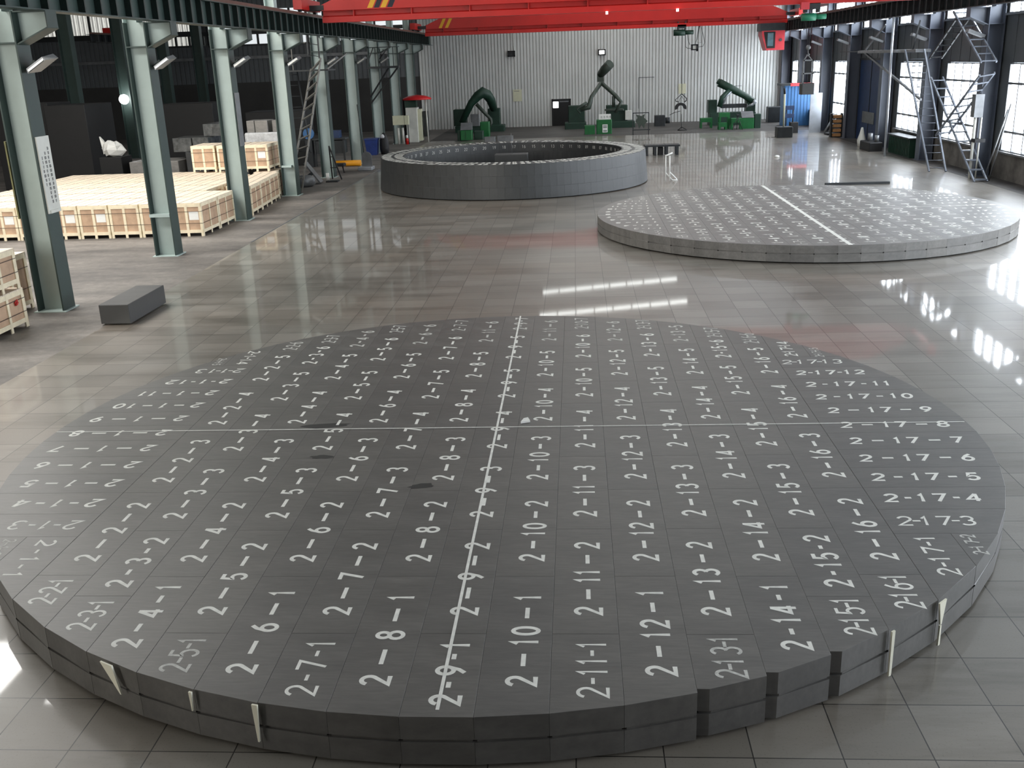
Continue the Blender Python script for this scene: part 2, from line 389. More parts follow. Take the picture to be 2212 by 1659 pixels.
rf.box(-11.4, XS0, -9.2, Y_B + .2, 11.5, 11.6)
rf.box(X_L, -20.5, -9.2, Y_B + .2, 11.5, 11.6); yy = -9.2
for a in LSK: rf.box(-20.5, -13.0, yy, a[2], 11.5, 11.6); yy = a[3]
rf.box(-20.5, -13.0, yy, Y_B + .2, 11.5, 11.6); rf.box(-13.0, -11.4, -9.2, Y_B + .2, 11.5, 11.6)
struct(rf.build('ceiling', 'roof'))
for a, b in SY:
    r = thing('window_%d' % i, '', 'w', (2, a, 11)); i += 1; struct(r); del r['label']; del r['category']
    MB().add([(XS0, a, zr(XS0) + .06), (XS1, a, zr(XS1) + .06), (XS1, b, zr(XS1) + .06), (XS0, b, zr(XS0) + .06)], [(0, 3, 2, 1)]).build('window_pane', 'skylight', r)
    f = MB()
    for k in range(9):
        x = XS0 + (XS1 - XS0) * k / 8; f.box(x - .03, x + .03, a, b, zr(x) - .04, zr(x) + .04)
    f.build('window_frame', 'grey_steel', r)
for xa, xb, a, b in LSK:
    r = thing('window_%d' % i, '', 'w', (xa, a, 11.5)); i += 1; struct(r); del r['label']; del r['category']
    MB().add([(xa, a, 11.55), (xb, a, 11.55), (xb, b, 11.55), (xa, b, 11.55)], [(0, 3, 2, 1)]).build('window_pane', 'leftsky', r)
# front wall glazing behind the camera, above the gate line
r = thing('window_%d' % i, '', 'w', (-14, -9, 5)); i += 1; struct(r); del r['label']; del r['category']
MB().add([(-25, -9.0, 2.6), (-11, -9.0, 2.6), (-11, -9.0, 10.5), (-25, -9.0, 10.5)], [(0, 3, 2, 1)]).build('window_pane', 'front', r)
# lit sheets high in the far end wall of the left bay
def endpane(x0, x1, z0, z1, mat, n):
    global i
    r = thing('window_%d' % i, '', 'w', ((x0 + x1) / 2, Y_B - .1, z0)); i += 1; struct(r); del r['label']; del r['category']
    m = corrugated(x0, x1, Y_B - .05, z0, z1, .34, .05) if mat == 'farpane' else MB().add([(x0, Y_B - .1, z0), (x1, Y_B - .1, z0), (x1, Y_B - .1, z1), (x0, Y_B - .1, z1)], [(0, 1, 2, 3)])
    m.build('window_pane', mat, r); f = MB()
    for k in range(n + 1):
        x = x0 + (x1 - x0) * k / n; f.box(x - .07, x + .07, Y_B - .22, Y_B - .1, z0, z1)
    f.box(x0, x1, Y_B - .22, Y_B - .1, z0 - .12, z0); f.build('window_frame', 'dark_steel', r)
for za, zb, mt in ((6.95, 7.2, 'dark_steel'), (5.3, 5.5, 'grey_steel')): struct(MB().box(X_L, -11.2, Y_B - .35, Y_B - .12, za, zb).build('trim_4', mt))
endpane(-39.5, -27.0, 7.3, 9.6, 'farpane', 5); endpane(-30.3, -26.4, 6.35, 6.95, 'farpane', 4); endpane(-26.0, -11.6, 6.3, 8.6, 'endglass', 12)

# ------------------------------------------------------------------ steel columns and crane runways
LY = [19.35 + 6 * k for k in range(9)]
ORD = ['first', 'second', 'third', 'fourth', 'fifth', 'sixth', 'seventh', 'eighth', 'ninth', 'tenth', 'eleventh', 'twelfth', 'thirteenth']
def column_parts(r, x0, x1, y, sgn, mat, low_plate=False, ztop=11.4):
    fm = 'beam_dark' if mat == 'steel_paint' else mat  # flanges and plates darkened by colour, a contrast lighting alone doesn't give
    # H section: two flanges across the hall axis, one web; bracket towards sgn
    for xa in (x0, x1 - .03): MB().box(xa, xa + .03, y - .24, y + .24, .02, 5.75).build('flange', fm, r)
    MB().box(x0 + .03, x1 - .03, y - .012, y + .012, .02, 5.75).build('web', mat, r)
    MB().box(x0 - .06, x1 + .06, y - .3, y + .3, 0, .02).build('base_plate', mat, r)
    m = MB()
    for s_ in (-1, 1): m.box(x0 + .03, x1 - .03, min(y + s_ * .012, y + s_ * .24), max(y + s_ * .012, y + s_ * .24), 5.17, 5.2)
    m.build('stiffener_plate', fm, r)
    if low_plate:
        MB().box(x0 - .01, x1 - .03, y - .26, y - .012, 1.02, 1.1).build('clamp_plate', mat, r)
    xe = x1 if sgn > 0 else x0; t = xe + sgn * .62
    b = MB(); b.ext([(xe, 5.18), (t, 5.45), (t, 5.73), (xe, 5.73)] if sgn > 0 else [(t, 5.45), (xe, 5.18), (xe, 5.73), (t, 5.73)], 0, 'y', y - .012, y + .012)
    b.build('bracket_web', mat, r)
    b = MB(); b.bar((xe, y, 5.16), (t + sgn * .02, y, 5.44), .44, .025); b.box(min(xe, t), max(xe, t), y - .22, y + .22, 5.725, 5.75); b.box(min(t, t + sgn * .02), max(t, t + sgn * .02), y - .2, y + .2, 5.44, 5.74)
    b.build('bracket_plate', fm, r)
    xo = x0 if sgn > 0 else x1 - .35
    u = MB(); u.box(xo, xo + .025, y - .2, y + .2, 5.75, ztop); u.box(xo + .325, xo + .35, y - .2, y + .2, 5.75, ztop); u.box(xo + .025, xo + .325, y - .01, y + .01, 5.75, ztop)
    u.build('upper_shaft', mat, r)
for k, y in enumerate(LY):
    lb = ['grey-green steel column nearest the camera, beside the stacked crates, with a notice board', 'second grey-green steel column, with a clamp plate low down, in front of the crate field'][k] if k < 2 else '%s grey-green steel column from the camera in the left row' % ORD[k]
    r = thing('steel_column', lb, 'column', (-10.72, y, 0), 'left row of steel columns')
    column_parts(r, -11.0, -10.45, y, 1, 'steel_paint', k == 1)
RYC = [1.5 + 6 * k for k in range(12)] + [73.1]
for k, y in enumerate(RYC[1:]):
    if y < 30: continue
    r = thing('steel_column', '%s blue-grey steel column from the camera along the windowed right wall' % ORD[k - 5], 'column', (14.5, y, 0), 'right row of steel columns')
    column_parts(r, 14.22, 14.77, y, -1, 'right_paint', ztop=10.0)
for k in range(5):
    y = 44.6 + 6 * k
    r = thing('steel_column', '%s dark steel column from the camera in the far row beyond the crates' % ORD[k], 'column', (-25.1, y, 0), 'far row of steel columns')
    for xa in (-25.4, -24.83): MB().box(xa, xa + .03, y - .24, y + .24, .02, 11.4).build('flange', 'beam_dark', r)
    MB().box(-25.37, -24.83, y - .012, y + .012, .02, 11.4).build('web', 'beam_dark', r); MB().box(-25.5, -24.7, y - .3, y + .3, 0, .02).build('base_plate', 'beam_dark', r)
def runway(label, x0, x1, y0, y1, zb, zt, mat, stiff, side):
    xc = (x0 + x1) / 2
    r = thing('crane_runway_beam', label, 'beam', (xc, y0, zb))
    MB().box(x0, x1, y0, y1, zb, zb + .025).build('bottom_flange', mat, r); MB().box(x0, x1, y0, y1, zt - .025, zt).build('top_flange', mat, r)
    MB().box(xc - .01, xc + .01, y0, y1, zb + .025, zt - .025).build('web', mat, r)
    MB().box(xc - .035, xc + .035, y0, y1, zt, zt + .12).build('rail', 'rail', r)
    s = MB().box(xc + .01, x1 - .02, stiff[0] - .025, stiff[0] + .025, zb + .025, zt - .025)
    s.box(x0 + .02, xc - .01, stiff[0] - .025, stiff[0] + .025, zb + .025, zt - .025); s = s.build('stiffener', 'stiff' if mat == 'beam_dark' else mat, r)
    for y in stiff[1:]:
        c = s.copy(); COL.objects.link(c); c.parent = r; c.location = (0, y - stiff[0], 0)
    return r
runway('dark green crane runway beam with stiffeners along the left columns', -10.28, -9.93, 7.3, 73.2, 5.75, 6.4, 'beam_dark', [y for k in range(86) for y in [7.6 + .75 * k]], 1)
runway('dark crane runway beam under the upper windows of the right wall', 13.6, 13.95, 7.3, 73.2, 5.75, 6.4, 'dark_steel', [7.6 + .75 * k for k in range(86)], -1)

# overhead cranes
def crane(label, y, z, decal):
    r = thing('overhead_crane', label, 'crane', (1.8, y, z))
    g = MB(); xa, xb = -9.5, 13.2
    prof = [(y - .3, .42), (y + .3, .42), (y + .3, 1.3), (y - .3, 1.3)]
    V = []
    for x, zt in ((xa + .0, .62), (xa + 1.6, 1.3), (xb - 1.6, 1.3), (xb, .62)):
        V += [(x, y - .3, z + .42), (x, y + .3, z + .42), (x, y + .3, z + zt), (x, y - .3, z + zt)]
    F = [(0, 1, 2, 3), (15, 14, 13, 12)]
    for k in (0, 4, 8):
        for j in range(4): F.append((k + j, k + 4 + j, k + 4 + (j + 1) % 4, k + (j + 1) % 4))
    g.add(V, F); gb = g.build('girder_box', 'red', r)
    MB().box(xa, xb, y - .03, y + .03, z + .06, z + .42).build('girder_web', 'red', r)
    f = MB(); f.ext([(y - .22, z + .0), (y + .22, z + .0), (y + .22, z + .2), (y + .03, z + .25), (y - .03, z + .25), (y - .22, z + .2)], 0, 'x', xa, xb); f.build('bottom_flange', 'red', r)
    n = MB()
    for k in range(10):
        x = xa + 2.2 * k + 1.2; n.box(x - .02, x + .02, y - .2, y + .2, z + .2, z + .42)
    n.build('web_stiffeners', 'red', r)
    for x in (-10.1, 13.78):
        e = MB(); e.box(x - .16, x + .16, y - 1.4, y + 1.4, 6.6, 6.98); et = e.build('end_truck', 'red', r)
        for dy in (-1.1, 1.1):
            wmb = MB(); wmb.tube([(x - .06, y + dy, 6.655), (x + .06, y + dy, 6.655)], .13, 14); wmb.build('wheel', 'dark_steel', et)
        e = MB(); s_ = 1 if x < 0 else -1; e.box(min(x + s_ * .1, x + s_ * .7), max(x + s_ * .1, x + s_ * .7), y - .32, y + .32, z + .44, z + .62); e.build('end_bracket', 'dark_steel', r)
    for j, (x0, mat) in enumerate(decal):
        d = MB(); yy = y - .304; d.add([(x0, yy, z + .46), (x0 + .2, yy, z + .46), (x0 + .62, yy, z + 1.26), (x0 + .42, yy, z + 1.26)], [(0, 1, 2, 3)]); d.build('stripe', mat, gb)
    return r
c1_ = crane('near red overhead crane girder with black and yellow slashes', 39.7, 6.15, [(-7.75, 'yellow'), (-7.5, 'navy'), (-7.25, 'yellow'), (-7.0, 'navy')])
crane('far red overhead crane girder just before the back wall', 66.8, 6.2, [(-8.6, 'yellow'), (-8.2, 'yellow')])
runway('dark short runway beam high in the left bay below the red crane end', -31.4, -30.8, 66, 73.3, 6.6, 7.1, 'dark_steel', [66.5 + k for k in range(7)], 1)
one(MB().box(-31.9, -30.2, 69.6, 70.2, 7.22, 7.6), 'crane_end_carriage', 'red', 'red crane end seen high beyond the crates in the left bay', 'crane')
# small lamps on the near girder
for k, (x, zz) in enumerate(((4.1 - 2.9, 6.02), (4.1 - .3, 6.02))):
    m = MB(); m.box(x - .04, x + .04, 39.42, 39.5, zz + .04, zz + .14); one(m, 'girder_lamp', 'led', '%s small white lamp under the near red girder' % ('left-hand', 'right-hand')[k], 'lamp', 'lamps on the girder')

# hoist of the near crane with hanging block frame
def hoist(label, x, y, zt, mat, s=1.0):
    r = thing('electric_hoist', label, 'hoist', (x, y, zt - .6))
    MB().tube([(x - .55 * s, y, zt - .45), (x + .2 * s, y, zt - .45)], .2 * s, 14).build('drum', mat, r)
    MB().tube([(x + .2 * s, y, zt - .45), (x + .75 * s, y, zt - .45)], .14 * s, 14).build('motor', mat, r)
    b = MB(); b.box(x - .3, x - .22, y - .2, y + .2, zt - .3, zt + .2); b.box(x + .16, x + .24, y - .2, y + .2, zt - .3, zt + .2); b.box(x - .3, x + .24, y - .22, y - .18, zt - .2, zt + .02); b.build('trolley', 'dark_steel', r)
    return r
r = hoist('green hoist hanging under the right end of the near red crane', 8.75, 39.7, 6.15, 'hoist_green', .68)
MB().box(8.25, 8.55, 39.25, 39.5, 5.95, 6.2).build('control_box', 'red_cab', r)
MB().tube([(8.5, 39.7, 5.6), (8.66, 39.7, 4.78)], .012, 6).build('rope', 'rope', r); MB().tube([(8.78, 39.7, 5.6), (8.7, 39.7, 4.78)], .012, 6).build('rope', 'rope', r)
m = MB(); m.lathe([(.04, 4.72), (.09, 4.66), (.09, 4.6), (.04, 4.55)], 8.68, 39.7, 12); m.tube([(8.68, 39.7, 4.55), (8.68, 39.7, 4.42), (8.74, 39.7, 4.38), (8.68, 39.7, 4.33), (8.62, 39.7, 4.37)], .02, 6); m.build('hook', 'grey_steel', r)
r = thing('lifting_frame', 'grey lifting frame on the hook gripping a dark carbon block', 'frame', (8.7, 39.7, 2.95))
f = MB(); f.bar((8.68, 39.7, 4.38), (8.54, 39.7, 4.18), .03, .03); f.bar((8.68, 39.7, 4.38), (8.84, 39.7, 4.18), .03, .03); f.build('chain', 'grey_steel', r)
f = MB()
for x in (8.54, 8.88): f.box(x - .025, x + .025, 39.65, 39.75, 3.35, 4.2)
f.box(8.52, 8.9, 39.65, 39.75, 4.15, 4.2); f.box(8.48, 8.94, 39.65, 39.75, 3.68, 3.73); f.build('frame', 'grey_steel', r)
MB().box(8.62, 8.8, 39.66, 39.74, 3.73, 4.15).build('panel', 'black', r)
one(MB().bev(8.47, 8.93, 39.45, 39.95, 2.95, 3.36, .02), 'carbon_block', 'graphite_dark', 'dark carbon block gripped in the hanging lifting frame', 'block')
r = hoist('dark green hoist on the far crane with a long rope and tongs', 6.73, 66.8, 6.3, 'deep_green', .95)
MB().box(6.56, 6.96, 66.6, 67.0, 6.1, 6.4).build('gearbox', 'deep_green', r)
MB().tube([(6.75, 66.8, 5.75), (6.79, 66.8, 2.14)], .02, 6).build('rope', 'rope', r)
r = thing('block_tongs', 'dark gripping tongs hanging on the rope before the back wall', 'tongs', (6.75, 66.8, 1.2))
f = MB(); f.tube([(6.79, 66.8, 2.14), (6.38, 66.8, 1.78), (6.44, 66.8, 1.7), (6.62, 66.8, 1.64)], .03, 6); f.tube([(6.79, 66.8, 2.14), (7.1, 66.8, 1.86), (7.1, 66.8, 1.74), (6.95, 66.8, 1.62)], .03, 6); f.tube([(6.79, 66.8, 2.0), (6.6, 66.8, 1.7), (6.98, 66.8, 1.7), (6.79, 66.8, 2.0)], .02, 6); f.build('linkage', 'rope', r)
f = MB(); pts = arc(6.73, 1.28, .37, .32, 200, -20, 14); inn = arc(6.73, 1.28, .17, .16, -10, 190, 14); f.ext(pts + inn, 0, 'y', 66.68, 66.92); f.build('jaw', 'rope', r)
r = thing('festoon_lamp', 'dark lamp hung on looped cables under the far crane', 'lamp', (7.53, 66.8, 4.79))
f = MB(); f.box(7.32, 7.42, 66.7, 66.9, 4.79, 5.1); f.box(7.64, 7.76, 66.7, 66.9, 4.7, 5.1); f.box(7.32, 7.76, 66.7, 66.9, 5.05, 5.13); f.box(7.32, 7.76, 66.7, 66.9, 4.77, 4.84); f.build('housing', 'rope', r)
MB().box(7.42, 7.64, 66.76, 66.84, 4.84, 5.05).build('lamp_glass', 'white_steel', r)
f = MB(); f.tube([(7.8, 66.8, 6.3), (7.66, 66.8, 5.4), (7.55, 66.8, 5.12)], .016, 5); f.tube([(7.86, 66.8, 6.3), (8.1, 66.8, 5.5), (8.16, 66.8, 5.2), (8.05, 66.8, 4.98), (7.76, 66.8, 4.95)], .016, 5)
f.tube([(6.95, 66.8, 5.8), (6.97, 66.8, 5.0), (7.1, 66.8, 4.9), (7.32, 66.8, 4.88)], .016, 5); f.tube([(7.05, 66.8, 5.8), (7.15, 66.8, 5.3), (7.25, 66.8, 5.1)], .016, 5); f.tube([(7.82, 66.8, 6.3), (7.68, 66.8, 5.24), (7.95, 66.8, 5.2), (7.82, 66.8, 6.3)], .014, 5); f.build('cable', 'rope', r)
# operator cab
r = thing('crane_cab', 'red operator cab hanging under the far crane by the right wall', 'cab', (12.4, 66.8, 4.6))
f = MB(); f.ext([(11.9, 4.6), (13.0, 4.6), (13.0, 5.75), (11.6, 5.75), (11.6, 5.5)], 0, 'y', 66.2, 67.5); shl = f.build('shell', 'red_cab', r)
f = MB(); f.add([(11.72, 66.19, 5.6), (11.92, 66.19, 4.72), (12.42, 66.19, 4.72), (12.42, 66.19, 5.7), (11.72, 66.19, 5.7)], [(0, 1, 2, 3, 4)]); f.build('frame', 'black', r)
MB().box(11.95, 12.3, 66.17, 66.185, 4.85, 5.62).build('window', 'glass', r)
MB().box(11.5, 13.0, 66.2, 67.5, 5.75, 6.2).build('hanger', 'dark_steel', r)
MB().tube([(12.75, 66.18, 5.2), (12.75, 66.16, 5.2)], .09, 14).build('emblem', 'ink', shl)

# ------------------------------------------------------------------ carbon block discs
def disc(cx, cy, R, first, mat, where, ov, z_lo=.03, H=.41, text_h=.245, sw=.035, seedv=1, row_in=.694):
    rnd = random.Random(seedv)
    g, zt = .001, H
    zm = .215
    pitch = .0925
    C = lambda t: math.sqrt(max(0, 1 - t * t))
    def top_block(poly, lab, cat='carbon block', grp='painted blocks of the %s' % where, groove=True):
        mb = MB(); n = len(poly); mx = sum(p[0] for p in poly) / n; my = sum(p[1] for p in poly) / n
        def shr(d): 
            out = []
            for (x, y) in poly:
                v = Vector((x - mx, y - my)); l = max(abs(v.x), abs(v.y)) or 1
                out.append((x - math.copysign(d, v.x), y - math.copysign(d, v.y)))
            return out
        P0, P1, P2 = shr(.016), shr(g), shr(g + .0016)
        rings = [(P0, zm - .008), (P0, zm + .01), (P1, zm + .016), (P1, zt - .0016), (P2, zt)]
        V = [(x, y, z) for P, z in rings for x, y in P]
        F = [tuple(range(n - 1, -1, -1)), tuple(range(4 * n, 5 * n))]
        for k in range(4): F += [(k * n + i, k * n + (i + 1) % n, (k + 1) * n + (i + 1) % n, (k + 1) * n + i) for i in range(n)]
        mb.add(V, F)
        return one(mb, 'carbon_block', mat, lab, 'block', grp, (mx, my, zm - .008))
    def low_block(poly, lab):
        mb = MB(); n = len(poly); mx = sum(p[0] for p in poly) / n; my = sum(p[1] for p in poly) / n
        P = [(x - math.copysign(g, x - mx), y - math.copysign(g, y - my)) for x, y in poly]
        mb.prism(P, z_lo, zm - .008)
        return one(mb, 'carbon_block', mat, lab, 'block', 'unpainted lower blocks of the %s' % where, (mx, my, z_lo))
    W = lambda p: (cx + p[0] * R, cy + p[1] * R)
    used = {}
    def label_for(t, extra):
        used.setdefault(t, 0); used[t] += 1
        return 'carbon block painted %s on the %s%s' % (t, where, extra)
    def paint(o, t, px, py, ang, length, h=text_h, s=sw, dw=.15, mt='paint', sl=0.0):
        if length < .75: s = min(s, .026)
        mb = MB(); text(mb, t, cx + px * R, cy + py * R, zt + .0015, ang, length, h, s, dw, sl)
        c = mb.build('painted_number', mt, o, LOC[o.name]); c['label'] = 'white painted number %s' % t
    for k in range(2, 17):
        x0, x1 = (k - 9.5) * pitch, (k - 8.5) * pitch
        xm = (x0 + x1) / 2; ym = min(C(x0), C(x1))
        if k % 2 == 0: inner = [-.65, -.325, 0, .325, .65]
        else: inner = [-.8125, -.4875, -.1625, .1625, .4875, .8125]
        if k in (3, 15): inner[0], inner[-1] = -.71, .71
        if k in (2, 16): inner[0], inner[-1] = -.645, .645
        n = len(inner) + 1
        for j in range(n):
            lo = inner[j - 1] if j else None; hi = inner[j] if j < n - 1 else None
            if lo is None:
                a, b = -C(x0), -C(x1)
                if first == '2' and 13 <= k <= 15:
                    poly = [(x0, a + .008), (x0 + .016, a + .008), (x1, b), (x1, hi), (x0, hi)]
                else: poly = [(x0, a), (x1, b), (x1, hi), (x0, hi)]
                y0, y1 = min(a, b) * .35 + max(a, b) * .65, hi
            elif hi is None:
                a, b = C(x0), C(x1); poly = [(x0, lo), (x1, lo), (x1, b), (x0, a)]; y0, y1 = lo, min(a, b) * .65 + max(a, b) * .35
            else: poly = [(x0, lo), (x1, lo), (x1, hi), (x0, hi)]; y0, y1 = lo, hi
            t = ov.get((k, j + 1), '%s-%d-%d' % (first, k, j + 1))
            std = '%s-%d-%d' % (first, k, j + 1)
            ex = '' if t == std and t not in ov.values() else ', %s in the row starting %s-%d-1' % (ORD[j], first, k)
            o = top_block([W(p) for p in poly], label_for(t, ex))
            full = (y1 - y0) * R; Lt = min(1.26 if full > 1.6 else full * .82, full * .78)
            if full > 1.5 and full < 1.7: Lt = min(Lt, 1.2)
            if first == '2' and k in (8, 7, 4, 2, 6) : Lt *= 1.0
            thin = (j == 0 and k % 2 == 1 and k in (5, 13)) or (lo is not None and hi is None)
            jit = rnd.uniform(-.004, .004)
            paint(o, t, xm + .006 + jit, (y0 + y1) / 2, PI / 2, Lt, mt='paint_thin' if thin else 'paint', dw=.15 if full > .9 else .13)
            if lo is None or hi is None or max(abs(lo), abs(hi)) > ym - .08:
                low_block([W(p) for p in poly], 'unpainted lower block directly under block %s of the %s' % (std, where))
    # end segments: blocks laid crosswise
    e = .5087
    for sgn, num in ((-1, 1), (1, 17)):
        X = row_in * sgn
        for i in range(11):
            a, b = -e + .0925 * i, -e + .0925 * (i + 1)
            poly = [(X, a), (sgn * C(a), a), (sgn * C(b), b), (X, b)]
            t = '%s-%d-%d' % (first, num, i + 3)
            o = top_block([W(p) for p in poly], label_for(t, ''))
            xe = min(C(a), C(b)); mid = sgn * (row_in + xe) / 2
            full = (xe - row_in) * R
            paint(o, t, mid, (a + b) / 2, 0 if sgn > 0 else PI, min(1.25, full * .8), .21, sw, .165, sl=.12)
            low_block([W(p) for p in poly], 'unpainted lower block directly under block %s of the %s' % (t, where))
        xs = .785
        for s2, nums in ((-1, (1, 2)), (1, (14, 15))):
            ye = e * s2; p1 = [(X, ye), (sgn * xs, ye), (sgn * xs, s2 * C(xs)), (X, s2 * C(row_in))]; p2 = [(sgn * xs, ye), (sgn * C(e), ye), (sgn * xs, s2 * C(xs))]
            for q, poly in enumerate((p1, p2)):
                if sgn * s2 < 0: poly = poly[::-1]
                t = '%s-%d-%d' % (first, num, nums[q])
                o = top_block([W(p) for p in poly], label_for(t, ''))
                px = sgn * (.738 if q == 0 else .808); py = s2 * (.585 if q == 0 else .548)
                paint(o, t, px, py, PI / 2 if sgn > 0 else -PI / 2, .72 if q == 0 else .34, .2 if q == 0 else .14, sw if q == 0 else .018, dw=.15 if q == 0 else .075, mt='paint' if q == 0 else 'paint_thin')
                low_block([W(p) for p in poly], 'unpainted lower block directly under block %s of the %s' % (t, where))
    # black levelling plate below
    pb = MB(); pb.lathe([(R * .985, 0.0), (R * .985, z_lo)], cx, cy, 96); one(pb, 'base_plate', 'black', 'thin black base plate under the %s' % where, 'plate')
OV = {(8, 6): '2-11-6', (9, 6): '2-9-5', (10, 6): '2-11-6', (11, 5): '2-10-5', (11, 6): '2-10-6', (11, 7): '2-10-7', (14, 6): '2-13-5'}
C1 = (-.988, 10.99); R1 = 5.436
disc(C1[0], C1[1], R1, '2', 'graphite', 'near disc', OV)
C2 = (6.009, 27.707); R2 = 5.455
disc(C2[0], C2[1], R2, '1', 'graphite_pale', 'far disc', {}, sw=.055, text_h=.29, seedv=3)
def chalk(label, a, b, wdt, z):
    m = MB(); a, b = Vector(a), Vector(b); t = (b - a).normalized(); n = Vector((-t.y, t.x)) * wdt / 2; d = .0012
    m.add([(a.x + n.x, a.y + n.y, z), (a.x - n.x, a.y - n.y, z), (b.x - n.x, b.y - n.y, z), (b.x + n.x, b.y + n.y, z)], [(0, 1, 2, 3)])
    o = one(m, 'centre_line', 'paint', label, 'line'); return o
chalk('white centre line painted lengthwise on the near disc', (C1[0], C1[1] - R1 * .985), (C1[0], C1[1] + R1 * .998), .026, .4125)
chalk('thin white centre line painted crosswise on the near disc', (C1[0] - R1 * .997, C1[1] + .05), (C1[0] + R1 * .995, C1[1] + .06), .02, .4127)
chalk('thick white centre line painted lengthwise on the far disc', (C2[0], C2[1] + R2 * .985), (C2[0] + .03, C2[1] - R2 * .995), .1, .4125)
chalk('thin white centre line painted crosswise on the far disc', (C2[0] - R2 * .998, C2[1] - .17), (C2[0] + R2 * .99, C2[1] + .0), .03, .4127)
# wooden wedges in the seams of the near disc
def wedge(label, pts, depth, mat='white_wood'):
    m = MB(); n = len(pts); V = [Vector(p) for p in pts]; nrm = (V[1] - V[0]).cross(V[2] - V[0]).normalized() * depth
    m.add(V + [v + nrm for v in V], [tuple(range(n - 1, -1, -1)), tuple(range(n, 2 * n))] + [(i, (i + 1) % n, n + (i + 1) % n, n + i) for i in range(n)])
    return one(m, 'wooden_wedge', mat, label, 'wedge', 'wooden strips at the seams of the near disc')
def rim(xn, d=0.0):
    y = -math.sqrt(1 - xn * xn); return Vector((C1[0] + xn * (R1 + d), C1[1] + y * (R1 + d), 0))
def strip(label, xn, w0, w1, z0, z1, zoff=.012, tilt=0):
    p = rim(xn, zoff); t = Vector((-p.y + C1[1], p.x - C1[0], 0)).normalized()
    if t.x < 0: t = -t
    return wedge(label, [p - t * w0 / 2 + Vector((0, 0, z0)) + t * tilt, p + t * w0 / 2 + Vector((0, 0, z0)) + t * tilt, p + t * w1 / 2 + Vector((0, 0, z1)), p - t * w1 / 2 + Vector((0, 0, z1))], .014)
strip('narrow white wooden strip at the seam between 2-15-1 and 2-16-1 on the near disc', .6015, .028, .036, .03, .415, .03)
strip('long white wedge standing at the seam between 2-16-1 and 2-17-1 on the near disc', .694, .03, .022, .02, .2, .03)
strip('broad white wedge tip above the seam between 2-16-1 and 2-17-1 on the near disc', .694, .02, .11, .21, .415, .03)
strip('slim white wedge on the near rim between 2-6-1 and 2-7-1', -.231, .012, .045, .12, .42, .03)
strip('short white chip of wood on the near rim between 2-5-1 and 2-6-1', -.3237, .008, .026, .26, .415, .03)
strip('pale wooden wedge hanging over the near-left rim beside 2-4-1', -.462, .012, .13, .2, .425, .03, .12)
one(MB().prism([(-.71, 11.15), (-.6, 11.19), (-.63, 11.3), (-.68, 11.27)], .4138, .44), 'paper_scrap', 'paper', 'small white scrap lying near the crossing lines of the near disc', 'scrap')
def stain(label, x, y, a, b, rot, mat='black'):
    m = MB(); n = 16; rn = random.Random(int(x * 100)); V = [(x, y, .4112)]
    for k in range(n):
        t = 2 * PI * k / n; q = rn.uniform(.75, 1.1); u, v = a * math.cos(t) * q, b * math.sin(t) * q
        V.append((x + u * math.cos(rot) - v * math.sin(rot), y + u * math.sin(rot) + v * math.cos(rot), .4112))
    m.add(V, [(0, 1 + k, 1 + (k + 1) % n) for k in range(n)]); one(m, 'oil_stain', mat, label, 'stain', 'dark stains on the near disc')
M['stain'] = plain('oil', lin(44, 44, 43), 0.5)
stain('dark oil stain beside 2-5-4 at the crosswise line of the near disc', C1[0] - .385 * R1, C1[1] + .031 * R1, .3, .09, .1, 'stain')
stain('small round dark stain below 2-5-4 on the near disc', C1[0] - .348 * R1, C1[1] - .152 * R1, .14, .06, 0, 'stain')
stain('faint dark stain between 2-7-3 and 2-8-3 on the near disc', C1[0] - .121 * R1, C1[1] - .303 * R1, .14, .07, .2, 'stain')
one(MB().box(3.75, 4.2, 6.95, 7.05, 0, .06), 'timber_offcut', 'dark_steel', 'dark timber offcut poking out under the right rim of the near disc', 'offcut')
one(MB().box(C2[0] + 2.7, C2[0] + 4.9, C2[1] + 8.2, C2[1] + 8.35, 0, .08), 'steel_bar', 'dark_steel', 'long dark bar lying on the floor behind the far disc', 'bar')

